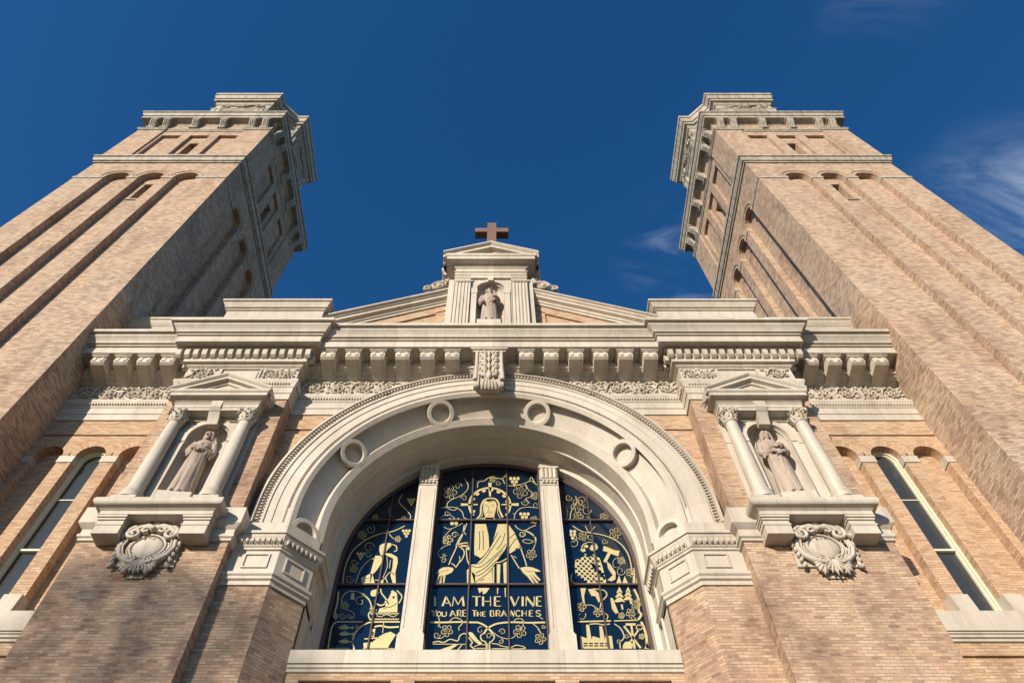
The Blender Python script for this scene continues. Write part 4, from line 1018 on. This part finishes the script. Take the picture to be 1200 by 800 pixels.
ink(E, [(470+14*i, 757+(8 if i % 2 else -6)) for i in range(23)], .035, 4); ink(E, [(125+14*i, 755+(6 if i % 2 else -6)) for i in range(16)], .03, 4); curl(E,410,540,20); 
flush()
# -- right light: woodsman with axe, firs, factory, tools
Fz = 'F'; G = 'G'
ink(Fz, [(130,345),(200,385),(320,405),(400,430),(470,470),(520,530),(545,600),(560,700)], .05, 5); grapes(Fz,130,385,12,(2,2,1)); vleaf(Fz,205,420,34); curl(Fz,135,470,36,-1.5); ink(Fz, [(150,410),(160,440),(130,460)], .026); curl(Fz,258,425,24); vleaf(Fz,435,400,42); ink(Fz, [(220,345),(250,390),(290,350)], .03); curl(Fz,360,455,22)
vleaf(Fz,165,200,48,.4); ink(Fz, [(110,300),(120,240),(160,170),(150,130)], .035, 4); curl(Fz,200,160,40,1); vleaf(Fz,170,280,36); curl(Fz,230,230,36); ink(Fz, [(230,280),(270,300),(250,310)], .03); vleaf(Fz,355,280,30); curl(Fz,100,140,26); ink(Fz, [(85,200),(92,260),(80,300)], .03)
curl(Fz,455,620,54,0,-1,1.1); curl(Fz,475,670,34); vleaf(Fz,550,680,34); vleaf(Fz,480,595,26); ink(Fz, [(575,650),(570,760)], .08); ink(Fz, [(590,690),(588,770)], .05)
ink(Fz, [(190,520),(205,480),(250,462),(295,475),(308,505),(280,530)], .04, 4); fill(Fz, [(205,495),(225,478),(245,490),(235,505)]); fill(Fz, [(265,482),(300,480),(305,510),(270,525),(250,510)], 1); fill(Fz, [(183,520),(215,505),(225,525),(205,535)]); ink(Fz, [(215,545),(225,560)], .03)
body = [(150,590),(215,565),(225,545),(245,575),(290,540),(325,580),(345,640),(372,745),(365,765),(250,765),(200,745),(150,690),(145,640)]
def inside(p, poly):
    c = False; n = len(poly)
    for i in range(n):
        (x1,y1),(x2,y2) = poly[i], poly[i-1]
        if (y1 > p[1]) != (y2 > p[1]) and p[0] < (x2-x1)*(p[1]-y1)/(y2-y1)+x1: c = not c
    return c
fill(Fz, body)
for i in range(14):
    for j in range(14):
        if (i+j) % 2: continue
        x, y = 135+i*19+(j*3), 545+j*18
        if inside((x, y), body) and inside((x+8, y+8), body): darkfill(Fz, [(x-8,y-8),(x+9,y-5),(x+10,y+9),(x-7,y+7)])
darkfill(Fz, [(262,620),(280,612),(365,715),(360,735),(330,700),(275,650)]); darkfill(Fz, [(135,690),(150,690),(235,755),(190,758),(140,720)])
fill(Fz, [(375,600),(400,620),(440,680),(438,730),(410,745),(380,735),(420,700),(385,650)], 1); ink(Fz, [(125,690),(120,740),(170,765),(240,760)], .045, 4); ink(Fz, [(270,745),(290,735),(310,760)], .03)
fill(Fz, [(352,490),(385,500),(430,520),(468,525),(458,565),(405,545),(370,612),(350,600),(385,535),(348,525)])
fill(Fz, [(465,700),(485,770),(440,770)]); fill(Fz, [(505,705),(535,772),(485,770)]); 
for cx_, y0, sc_ in ((555,165,1.0),(640,165,.85)):
    for k in range(3):
        yy = y0+45*k*sc_; ww = (30+14*k)*sc_; fill(G, [(cx_,yy-20),(cx_+ww,yy+42*sc_),(cx_+ww*.3,yy+36*sc_),(cx_-ww*.3,yy+44*sc_),(cx_-ww,yy+38*sc_)])
    fill(G, [(cx_+12,300*sc_+20),(cx_+32,300*sc_+20),(cx_+38,370*sc_),(cx_+24,372*sc_)])
fill(G, [(170,160),(225,160),(205,240),(215,320),(200,320),(182,240)]); fill(G, [(245,170),(300,165),(350,210),(365,290),(350,300),(320,240),(280,235)]); ink(G, [(290,165),(400,180),(430,230),(380,290),(365,350)], .05, 4); fill(G, [(465,255),(490,260),(545,400),(520,410),(480,360)])
vleaf(G,180,345,46); vleaf(G,345,395,46,.4); ink(G, [(215,325),(290,330),(340,370),(400,400),(440,430),(430,470)], W, 5); curl(G,175,430,50,-.5,1,.8); vleaf(G,575,430,32)
vleaf(G,720,320,48); vleaf(G,665,405,46,.3); ink(G, [(700,170),(740,260),(745,380),(770,420),(740,470)], .08, 5); curl(G,745,270,30); curl(G,690,450,26)
ink(G, [(140,490),(470,482)], .06); ink(G, [(500,482),(740,475)], .05); ink(G, [(260,515),(330,510),(400,520),(460,512)], .05, 4)
fill(G, [(165,630),(235,655),(225,520),(255,520),(280,668),(290,632),(365,655),(355,535),(385,535),(412,670),(420,625),(480,632),(495,755),(175,755)])
for j, y in enumerate((705, 728)):
    for i in range(5): darkfill(G, [(200+53*i, y-6),(240+53*i, y-6),(241+53*i, y+6),(201+53*i, y+6)])
ink(G, [(505,510),(570,560),(600,640),(560,700),(565,755)], .045, 5); curl(G,625,630,24); curl(G,550,680,24); fill(G, [(615,505),(715,505),(712,528),(618,528)]); fill(G, [(662,528),(682,528),(715,755),(695,755)]); ink(G, [(600,530),(765,750)], .07); ink(G, [(660,690),(750,560)], .06); ink(G, arcp(752,545,32,24,0,360,10), .04, 2); fill(G, [(610,690),(650,685),(690,710),(680,755),(585,755),(590,720)], 1)
ink(G, [(770,490),(800,560),(820,640),(830,750)], .09, 5); vleaf(G,775,635,28); fill(G, [(800,755),(830,690),(845,755)])
flush()

# ---------------------------------------------------------------- cross on the gable
xb = MB()
xb.box(-.195,.195,12.60,12.96,26.2,30.0)
for s in (-1, 1): xb.box(min(s*.195,s*.72), max(s*.195,s*.72), 12.61, 12.95, 29.05, 29.45)
o = xb.build('cross', CRS, None, 0, loc=(0,12.78,26.3)); tag(o, 'plain dark reddish-brown cross standing on top of the central pediment', 'cross')

# ---------------------------------------------------------------- statues
def remesh(mb, name, m, parent, vox=.014):
    me = bpy.data.meshes.new('tmp'); me.from_pydata(mb.v, [], mb.f)
    b = bmesh.new(); b.from_mesh(me); bmesh.ops.recalc_face_normals(b, faces=b.faces); b.to_mesh(me); b.free()
    t = bpy.data.objects.new('tmp', me); col.objects.link(t)
    rm = t.modifiers.new('r', 'REMESH'); rm.mode = 'VOXEL'; rm.voxel_size = vox
    s_ = t.modifiers.new('s', 'SMOOTH'); s_.factor = .3; s_.iterations = 1
    dg = bpy.context.evaluated_depsgraph_get(); em = bpy.data.meshes.new_from_object(t.evaluated_get(dg))
    bpy.data.objects.remove(t); em.name = name
    for p in em.polygons: p.use_smooth = True
    em.uv_layers.new(name='UVMap') if not em.uv_layers else None
    em.materials.clear(); em.materials.append(m)
    o = bpy.data.objects.new(name, em); col.objects.link(o); o.parent = parent
    return o
def hand(mb, p, fwd, up, s):
    """palm and five fingers from wrist point p"""
    fwd = Vector(fwd).normalized(); up = Vector(up).normalized(); sd_ = fwd.cross(up).normalized()
    rot = Matrix((fwd, sd_, up)).transposed()
    mb.ball(p+fwd*.045*s, (.046*s,.036*s,.020*s), rot, 10, 8)
    for k, (o_, ln) in enumerate(((-.030,.062),(-.010,.074),(.011,.069),(.031,.054))):
        b0 = p+fwd*.080*s+sd_*o_*s
        mb.tube([b0, b0+fwd*ln*.5*s+up*.002*s, b0+fwd*ln*.85*s-up*.012*s, b0+fwd*ln*s-up*.024*s], [.0105*s,.010*s,.009*s,.006*s], 6)
    b0 = p+fwd*.02*s-sd_*.036*s
    mb.tube([b0, b0+fwd*.03*s-sd_*.022*s, b0+fwd*.062*s-sd_*.024*s], [.013*s,.012*s,.008*s], 6)
def figure(name, label, loc, H, kind, yaw=0, group='stone saints standing in the niches'):
    root = thing(name, label, 'statue', loc, group)
    q = random.Random(5 if kind == 'm' else 9 if kind == 'w' else 13)
    mb = MB(); n = 72; rings = []
    fold = [(q.uniform(0, 2*PI), q.choice((7, 9, 11, 13)), q.uniform(.3, 1)) for _ in range(4)]
    keys = [(0,.138,.118,0),(.03,.137,.115,0),(.15,.130,.108,0),(.35,.122,.098,-.005),(.5,.116,.092,-.008),(.60,.106,.084,-.005),(.68,.114,.085,0),(.76,.122,.080,.004),(.80,.118,.072,.006),(.83,.095,.055,.008),(.85,.052,.042,.008),(.875,.036,.036,.006),(.90,.034,.036,.004)]
    if kind == 'w': keys = [(z, a*(.97 if z > .7 else 1.0), b, c) for z, a, b, c in keys]
    M_ = 60
    for j in range(M_+1):
        z = .90*j/M_
        for (z0,a0,b0,c0),(z1,a1,b1,c1) in zip(keys, keys[1:]):
            if z0 <= z <= z1+1e-9:
                t = (z-z0)/(z1-z0); a = a0+(a1-a0)*t; b = b0+(b1-b0)*t; c = c0+(c1-c0)*t; break
        amp = .085*max(0, min(1, (.62-z)/.4))+(.02 if z < .8 else 0)
        ring = []
        for i in range(n):
            t = 2*PI*i/n; f = 0
            for ph, fr, w_ in fold: f += w_*abs(math.sin(fr*.5*t+ph+.25*math.sin(z*6+ph)))**.8
            f = f/2.2-.45
            # one knee forward
            kx = math.cos(t-(-PI/2+.45)); kn = max(0, kx)**6*.012*math.exp(-((z-.30)/.14)**2)
            rr = 1+amp*f*2
            ring.append(((a*rr+kn)*math.cos(t)*H, ((b*rr+kn)*math.sin(t)+c)*H, z*H))
        rings.append(ring)
    vs = [p for r_ in rings for p in r_]
    fs = [(j*n+i, j*n+(i+1)%n, (j+1)*n+(i+1)%n, (j+1)*n+i) for j in range(M_) for i in range(n)]+[tuple(range(n)), tuple(M_*n+i for i in range(n))]
    mb.add(vs, fs)
    hd = Vector((0, -.008*H, .925*H)); s = H
    tilt = Matrix.Rotation(R(8 if kind == 'w' else 4), 3, 'X') @ Matrix.Rotation(R({'m': -10, 'w': 6, 't': 8}[kind]), 3, 'Z')
    def hp(x, y, z): return hd+tilt@(Vector((x,y,z))*s)
    def hb(x, y, z, r, nn=14, hh=10): mb.ball(hp(x,y,z), tuple(k*s for k in r), tilt, nn, hh)
    hb(0,.004,.012,(.047,.056,.058)); hb(0,-.014,-.022,(.036,.040,.042)); hb(0,-.036,-.052,(.017,.016,.014))
    mb.tube([hp(0,-.048,.016),hp(0,-.060,-.004),hp(0,-.068,-.018),hp(0,-.055,-.022)], [.006*s,.0075*s,.010*s,.008*s], 6)
    for k in (-1, 1):
        mb.tube([hp(k*.008,-.052,.020),hp(k*.022,-.053,.024),hp(k*.036,-.042,.018)], [.006*s]*3, 6)
        hb(k*.019,-.045,.008,(.009,.006,.006),8,6); hb(k*.026,-.036,-.018,(.014,.012,.012),8,6); hb(k*.046,.004,-.002,(.006,.012,.018),8,6)
    mb.tube([hp(-.014,-.050,-.034),hp(0,-.057,-.033),hp(.014,-.050,-.034)], [.004*s,.006*s,.004*s], 6); mb.tube([hp(-.011,-.050,-.041),hp(0,-.055,-.042),hp(.011,-.050,-.041)], [.003*s,.005*s,.003*s], 6)
    if kind in ('m', 't'):
        for k in range(9):     # hair to the shoulders and a beard
            a = PI*(k/8); x = math.cos(a)*.050; y = math.sin(a)*.050
            mb.tube([hp(x*.5,y*.5+.0,.062),hp(x*.98,y*.95,.03),hp(x*1.12,y*1.0,-.02),hp(x*1.15,y*.9,-.06)], [.018*s,.019*s,.017*s,.010*s], 6)
        for k in range(5): mb.tube([hp((k-2)*.012,-.040,-.045),hp((k-2)*.010,-.050,-.072),hp((k-2)*.004,-.046,-.095 if kind == 't' else -.082)], [.011*s,.011*s,.004*s], 6)
    else:
        for k in range(13):    # veil
            a = -.25+(PI+.5)*(k/12); x = math.cos(a)*.056; y = math.sin(a)*.058+.004
            mb.tube([hp(x*.3,y*.4,.072),hp(x*.98,y,.035),hp(x*1.15,y*1.05,-.02),hp(x*1.25,y*1.1,-.075),hp(x*1.9,y*1.1+.01,-.13)], [.018*s,.017*s,.018*s,.020*s,.024*s], 6)
    # arms: sleeves as tapering tubes joined to the shoulder
    if kind == 'm': arms = (((-.118,.0,.80),(-.155,-.02,.66),(-.030,-.105,.660)), ((.118,.0,.80),(.158,-.015,.640),(.045,-.105,.635)))
    elif kind == 'w': arms = (((-.115,.0,.795),(-.152,-.03,.645),(-.020,-.110,.665)), ((.115,.0,.795),(.155,-.035,.62),(.07,-.115,.57)))
    else: arms = (((-.12,.0,.79),(-.155,-.015,.62),(-.10,-.10,.50)), ((.12,.0,.79),(.155,-.03,.61),(.09,-.11,.56)))
    for ai, (sh_, el, wr) in enumerate(arms):
        sh_, el, wr = (Vector(v)*H for v in (sh_, el, wr))
        mb.tube(sm([sh_-Vector((0,0,-.005*H)), sh_.lerp(el,.5)+Vector((.008*H*(1 if ai else -1),0,0)), el, el.lerp(wr,.5), wr], 4), [H*v for v in [.034,.035,.035,.035,.035,.035,.035,.035,.035,.035,.034,.033,.032,.031,.030,.028,.026]], 12)
        mb.tube([el.lerp(wr,.6), wr, wr+(wr-el).normalized()*.02*H], [.018*H,.017*H,.015*H], 8)
        for k in range(3):     # hanging sleeve folds
            a = el.lerp(wr, .10+.22*k); mb.tube([a, a+Vector((0,.004*H,-.035*H)), a+Vector((0,.012*H,-.075*H+.012*k*H))], [.030*H,.026*H,.014*H], 8)
        fw = (wr-el).normalized()
        fw = Vector((fw.x, .02, .22 if kind != 't' else -.3)).normalized()
        hand(mb, wr, fw, Vector((0,-1,.3)), H*1.0)
    # mantle folds across the body
    def surf(x, z, lift=.0):
        for (z0,a0,b0,c0),(z1,a1,b1,c1) in zip(keys, keys[1:]):
            if z0 <= z <= z1+1e-9:
                t = (z-z0)/(z1-z0); a = a0+(a1-a0)*t; b = b0+(b1-b0)*t; c = c0+(c1-c0)*t; break
        k = max(-.97, min(.97, x/a)); return Vector((x, -b*math.sqrt(1-k*k)+c-lift, z))*H
    nf = {'m': 6, 'w': 7, 't': 6}[kind]
    for k in range(nf):
        if kind == 'm': pts = [(-.10+.008*k,.79-.035*k),(-.06+.014*k,.70-.05*k),(.0+.014*k,.62-.06*k),(.09,.56-.07*k)]
        elif kind == 'w': pts = [(.10,.78-.02*k),(.05-.008*k,.66-.045*k),(-.02,.58-.05*k),(-.10,.56-.055*k)]
        else: pts = [(.10-.01*k,.78-.03*k),(.04,.66-.05*k),(-.03,.56-.06*k),(-.11,.50-.06*k)]
        pp = sm([surf(x, max(.05, z), .002) for x, z in pts], 5); m_ = len(pp)
        mb.tube(pp, [H*(.007+.008*math.sin(PI*i/(m_-1))) for i in range(m_)], 6)
    for k in range(9):
        x = -.12+.03*k+q.uniform(-.01,.01); mb.tube(sm([surf(x*.8,.42,.0),surf(x*.95,.22,.004),surf(x*1.1,.02,.004)],5), [H*(.005+.006*i/10) for i in range(11)], 6)
    if kind == 'w': mb.tube(sm([surf(x,.585+.015*abs(x)*8,.004) for x in (-.10,-.05,0,.05,.10)],4), [.011*H]*17, 6)
    if kind == 't':     # carries a small model tower and a book
        mb.box(.06*H,.135*H,-.155*H,-.09*H,.575*H,.65*H); mb.box(.070*H,.098*H,-.15*H,-.115*H,.65*H,.73*H); mb.lathe([(.018*H,0),(0,.05*H)], (.084*H,-.132*H,.725*H), 8); mb.box(.108*H,.13*H,-.14*H,-.11*H,.65*H,.70*H)
        mb.tube([Vector((-.10,-.13,.50))*H, Vector((-.10,-.16,.40))*H], [.02*H,.02*H], 6)
    # toes of the shoes
    for k in (-1, 1): mb.ball((k*.045*H, -.118*H, .010*H), (.022*H,.035*H,.012*H), None, 10, 8)
    for i, v in enumerate(mb.v): mb.v[i] = (v[0]*.81, v[1]*.95, v[2])
    b_ = remesh(mb, 'figure', STS, root, .0105)
    pd = MB(); pd.box(-.40 if H > 1.9 else -.32, .40 if H > 1.9 else .32, -.26*H/2.2, .30*H/2.2, -.42, .0)
    p_ = MB(); w_ = .42 if H > 1.9 else .34
    p_.v = pd.v; p_.f = pd.f
    for i, v in enumerate(p_.v): p_.v[i] = tuple(Vector(v)+Vector(loc))
    p_.build('pedestal', ST, root, 0)
    root.rotation_euler.z = yaw
    return root
figure('statue', 'stone statue of a long-haired robed man in the niche of the left pier', (-7.40,12.34,12.58), 2.50, 'm', R(6))
figure('statue', 'stone statue of a veiled robed woman in the niche of the right pier', (7.36,12.34,12.58), 2.50, 'w', R(-6))
figure('statue', 'stone statue of a bearded robed man in the topmost central niche', (-.04,12.50,20.85), 2.62, 't', R(0))

# ---------------------------------------------------------------- bell towers
HX, HY = 3.615, 3.80
def faces(hx, hy):
    return [(lambda s,z,d: (s,-hy+d,z), hx), (lambda s,z,d: (s,hy-d,z), hx), (lambda s,z,d: (hx-d,s,z), hy), (lambda s,z,d: (-hx+d,s,z), hy)]
TC = (16.185, YT+HY)
def tower(label, x):
    root = thing('bell_tower', label, 'bell tower', (x, TC[1], -1.6), 'twin square brick bell towers')
    T = Vector((x, TC[1], 0))
    def sh(F): return lambda s,z,d: tuple(Vector(F(s,z,d))+T)
    wb = MB(); st = MB(); ho = MB(); sl_ = []
    rp = [(x-HX,T.y-HY),(x+HX,T.y-HY),(x+HX,T.y+HY),(x-HX,T.y+HY)]
    for F0, h in faces(HX, HY):
        F = sh(F0)
        wb.awall(F, -h, h, -1.6, 35.3, [dict(c=c, r=.56, zb=5, zs=33.22, back=(c != 0 or h != HX)) for c in (-1.65,0,1.65)], .30)
        G_ = lambda s,z,d,F=F: F(s,z,d+.30)
        if h == HX: wb.awall(G_, -.56, .56, 5, 33.22, [dict(c=0, r=.24, zb=31.0, zs=32.95, kind='rect', d=.45, back=False)], .45)
        if h == HX: wb.add([G_(-.56*math.cos(PI*i/16),33.22+.56*math.sin(PI*i/16),0) for i in range(17)], [tuple(range(17))])
        e_ = .035 if h == HX else -.281
        for a, b in ((-h-e_,-2.21),(-1.09,-.56),(.56,1.09),(2.21,h+e_)):
            st = MB()
            m1 = -.02 if abs(a) < h else 0; m2 = .02 if abs(b) < h else 0
            A, B_ = a+m1, b+m2; dpt = .28
            vs = [F(A,32.98,-.035),F(B_,32.98,-.035),F(B_,32.98,dpt),F(A,32.98,dpt),F(A,33.20,-.035),F(B_,33.20,-.035),F(B_,33.20,dpt),F(A,33.20,dpt)]
            st.add(vs, [(0,1,2,3),(4,5,6,7),(0,1,5,4),(1,2,6,5),(2,3,7,6),(3,0,4,7)]); st.build('impost_band', STT, root, 0)
        for c in (-1.65,0,1.65):
            ho = MB()
            for r0, r1, d_ in ((.74,.79,-.03),):
                for i in range(24):
                    a, b = PI*i/24, PI*(i+1)/24
                    q = lambda r,t,d,c=c: F(c-r*math.cos(t),33.22+r*math.sin(t),d)
                    ho.quad(q(r0,a,d_),q(r0,b,d_),q(r1,b,d_),q(r1,a,d_)); ho.quad(q(r1,a,d_),q(r1,b,d_),q(r1,b,0),q(r1,a,0)); ho.quad(q(r0,a,d_),q(r0,b,d_),q(r0,b,0),q(r0,a,0))
            ho.build('brick_hood', BRT, root, 0)
        ops = [dict(c=c, r=.54, zb=36.6, zs=39.92, kind='rect', d=.16, back=(c != 0)) for c in (-1.58,0,1.58)]
        wb.awall(F, -h, h, 35.3, 42.05, ops, .16)
        G2 = lambda s,z,d,F=F: F(s,z,d+.16)
        wb.awall(G2, -.54, .54, 36.6, 39.92, [dict(c=0, r=.25, zb=37.1, zs=38.95, kind='rect', d=.5, back=False)], .5)
        sl_.append((F, h))
    # corner piers of the belfry stage
    wb2 = MB()
    def jog(w_, p):
        pts = []
        sx = [(-1,-1),(1,-1),(1,1),(-1,1)]
        for i, (a, b) in enumerate(sx):
            X, Y = x+a*HX, T.y+b*HY
            if i == 0: pts += [(X-p, Y+w_),(X-p, Y-p),(X+w_, Y-p),(X+w_, Y)]
            if i == 1: pts += [(X-w_, Y),(X-w_, Y-p),(X+p, Y-p),(X+p, Y+w_),(X, Y+w_)]
            if i == 2: pts += [(X, Y-w_),(X+p, Y-w_),(X+p, Y+p),(X-w_, Y+p),(X-w_, Y)]
            if i == 3: pts += [(X+w_, Y),(X+w_, Y+p),(X-p, Y+p),(X-p, Y-w_),(X, Y-w_)]
        return pts+[(x-HX, T.y-HY+w_)]
    jp = jog(1.36, .09)
    for a in (-1,1):
        for b_ in (-1,1):
            X, Y = x+a*HX, T.y+b_*HY
            wb.box(min(X-a*1.36,X+a*.09),max(X-a*1.36,X+a*.09),min(Y-b_*1.36,Y+b_*.09),max(Y-b_*1.36,Y+b_*.09),35.8,40.62)
    wb.build('brick_wall', BRT, root, 0)
    b_ = MB(); b_.sweep(rp, [(0,35.12),(.07,35.13),(.07,35.24),(.04,35.25),(.04,35.30),(.12,35.32),(.15,35.45),(.18,35.5),(.18,35.60),(.14,35.61),(.14,35.65),(.23,35.66),(.23,35.80),(0,35.86)], closed=True); b_.build('string_course', STT, root, 22)
    b_ = MB(); b_.sweep(jp, [(0,40.60),(.05,40.62),(.05,40.72),(.10,40.76),(.10,40.84),(-.09,40.88)], closed=True); b_.build('architrave', STT, root, 22)
    b_ = MB(); b_.sweep(rp, [(0,41.80),(.06,41.86),(.06,41.94),(.12,42.0),(.42,42.02),(.42,42.28),(.37,42.29),(.37,42.34),(.45,42.36),(.45,42.42),(.50,42.52),(.53,42.62),(.48,42.63),(.48,42.67),(.58,42.68),(.58,42.86),(-.9,43.1)], closed=True)
    b_.quad(*[(x+a*(HX-.8),T.y+b*(HY-.8),43.08) for a,b in ((-1,-1),(1,-1),(1,1),(-1,1))])
    b_.build('cornice', STT, root, 22)
    # consoles
    cm = MB()
    cm.prism([(0,41.98),(-.40,41.98),(-.42,41.8),(-.36,41.6),(-.2,41.35),(-.12,41.1),(-.16,40.98),(-.12,40.90),(0,40.90)], lambda y,z,xx: (xx,y,z), -.17, .17)
    cm.box(-.24,.24,-.41,0,41.88,41.99)
    for k in (-.10,0,.10): cm.tube([(k,-.43,41.78),(k,-.37,41.58),(k,-.21,41.34),(k,-.13,41.1)], .03, 5)
    cm.lathe([(0,-.19),(.09,-.19),(.09,.19),(0,.19)], (0,-.13,41.0), 12, frame=Matrix(((0,0,1),(1,0,0),(0,1,0))))
    for i, v in enumerate(cm.v): cm.v[i] = (v[0], v[1], v[2]-41)
    first = None
    for (F, h), ang in zip(sl_, (0, PI, PI/2, -PI/2)):
        for s_ in (-3.2,-2.45,-.80,.80,2.45,3.2):
            p = Vector(F(s_*h/HX, 0, 0)); p.z = 41
            if first is None:
                first = cm.build('console', STT, None, 35, loc=(0,0,0)); c = first
            else: c = first.copy(); col.objects.link(c)
            c.parent = root; c.location = p-wloc(root); c.rotation_euler = (0,0,ang)
    # slit windows
    for F, h in sl_:
      if h == HX:
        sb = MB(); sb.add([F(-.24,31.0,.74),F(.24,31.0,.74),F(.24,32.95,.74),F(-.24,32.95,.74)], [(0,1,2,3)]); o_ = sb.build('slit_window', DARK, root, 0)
        vs = MB(); A = [F(a,z,d) for z in (30.90,30.99) for a, d in ((-.34,.24),(.34,.24),(.34,.5),(-.34,.5))]
        vs.add(A, [(0,1,2,3),(4,5,6,7),(0,1,5,4),(1,2,6,5),(2,3,7,6),(3,0,4,7)]); vs.build('sill', STT, o_, 0)
    for F, h in sl_:
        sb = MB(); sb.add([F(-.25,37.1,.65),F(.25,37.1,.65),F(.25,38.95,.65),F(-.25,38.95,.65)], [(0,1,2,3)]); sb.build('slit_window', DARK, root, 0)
    # lantern
    def octp(a, e, j=.42):
        pts = []
        for k in range(4):
            ck, sk = (1,0,-1,0)[k], (0,1,0,-1)[k]
            for p, q_ in ((-e,-a),(e,-a),(e,-a+j),(a-j,-e)): pts.append((x+p*ck-q_*sk, T.y-.13+p*sk+q_*ck))
        return pts
    lb = MB(); a, e = 3.25, 1.75; T2 = T+Vector((0,-.13,0))
    op = octp(a, e)
    for i in range(16):
        A, B_ = op[i], op[(i+1)%16]
        if i % 4:
            lb.quad((*A,43),(*B_,43),(*B_,48.2),(*A,48.2))
        else:
            d = Vector((B_[0]-A[0],B_[1]-A[1],0)); Ln = d.length; d.normalize(); nrm = Vector((d.y,-d.x,0)); Mi = Vector(((A[0]+B_[0])/2,(A[1]+B_[1])/2,0))
            F = lambda s_,z,dd,d=d,nrm=nrm,Mi=Mi: tuple(Mi+d*s_-nrm*dd+Vector((0,0,z)))
            lb.awall(F, -Ln/2, Ln/2, 43, 48.2, [dict(c=0, r=.85, zb=43.5, zs=45.6)], .5)
    ln = lb.build('lantern', STT, root, 0)
    lc = MB(); lc.sweep(octp(a,e), [(0,46.7),(.06,46.74),(.06,46.9),(.12,46.95),(.12,47.0),(.02,47.02),(.02,47.9),(.10,47.96),(.10,48.05),(.16,48.15),(.30,48.2),(.30,48.5),(.22,48.51),(.22,48.6),(.34,48.62),(.34,48.72),(.40,48.9),(.43,49.05),(.36,49.07),(.36,49.15),(.46,49.16),(.46,49.5),(-.6,49.7)], closed=True)
    lc.add([(x_,y_,49.66) for x_,y_ in octp(a-.5,e-.2)], [tuple(range(16))])
    lc.build('lantern_cornice', STT, ln, 22)
    for i in range(0, 16, 4):
        sc2 = MB()
        A, B_ = op[i], op[(i+1)%16]; d = Vector((B_[0]-A[0],B_[1]-A[1],0)).normalized(); nrm = Vector((d.y,-d.x,0)); Mi = Vector(((A[0]+B_[0])/2,(A[1]+B_[1])/2,47.45))+nrm*.03
        pl = Pl(Mi, ex=d, eo=nrm)
        for k in (-1, 1):
            vtube(sc2, pl, spiral(k*1.1,0,.30,1.4,0,k,18), .07, .04, .05, 6); vtube(sc2, pl, [(k*.25,0),(k*.5,.22),(k*.8,.25)], .06, .05, .05, 6)
            # pilasters beside the opening
            for c_ in (1.2, 1.5):
                q0 = Mi+d*(k*c_); 
                vs = [q0+d*aa+nrm*bb+Vector((0,0,zz-47.45)) for zz in (43,46.7) for aa, bb in ((-.11,-.05),(.11,-.05),(.11,.12),(-.11,.12))]
                sc2.add(vs, [(0,1,2,3),(4,5,6,7),(0,1,5,4),(1,2,6,5),(2,3,7,6),(3,0,4,7)])
        rosette(sc2, pl, 0, 0, .24, .06)
        sc2.build('lantern_carving', STT, ln, 40)
    return root
t1 = tower('tall square brick bell tower left of the church front, its inner side in shade', -TC[0])
t2 = tower('tall square brick bell tower right of the church front, its inner side sunlit', TC[0])

# ---------------------------------------------------------------- unseen tree added behind the camera to shade the foot of the left pier
q = random.Random(4)
tr = thing('added_shade_tree', 'unseen tall narrow tree added to shade the foot of the left pier', 'tree', (-36.4,-36.8,-1.6))
tk = MB(); tk.tube([(-36.4,-36.8,-1.6),(-36.3,-36.8,10),(-36.5,-36.8,20),(-36.4,-36.8,27)], [.3,.22,.14,.05], 10)
for k in range(60):
    z = 3+23*k/60; a = k*2.4; l = 2.6*(1-.5*(z/28)**2); tk.tube([(-36.4,-36.8,z),(-36.4+math.cos(a)*l*.6,-36.8+math.sin(a)*l*.6,z+1.3),(-36.4+math.cos(a)*l*.9,-36.8+math.sin(a)*l*.9,z+2.8)], [.05,.03,.015], 5)
tk.build('trunk', plain('bark', (.12,.09,.07), .9), tr, 30)
cr = MB()
for k in range(30000):
    z = 1+27.4*(1-(k+.5)/30000)**.8 if k % 3 else q.uniform(1, 24); rr = 4.1*min(1, (28.9-z)/3)**.5*math.sqrt(q.random()); a = q.uniform(0, 2*PI)
    p = Vector((-36.4+rr*math.cos(a), -36.8+rr*math.sin(a), z)); u = Vector((q.gauss(0,1),q.gauss(0,1),q.gauss(0,1))).normalized()*.095; v = u.cross(Vector((q.gauss(0,1),q.gauss(0,1),q.gauss(0,1)))).normalized()*.065
    cr.quad(p-u, p-v, p+u, p+v)
cr.build('crown', plain('leaf', (.05,.08,.03), .7), tr, 0, recalc=False)
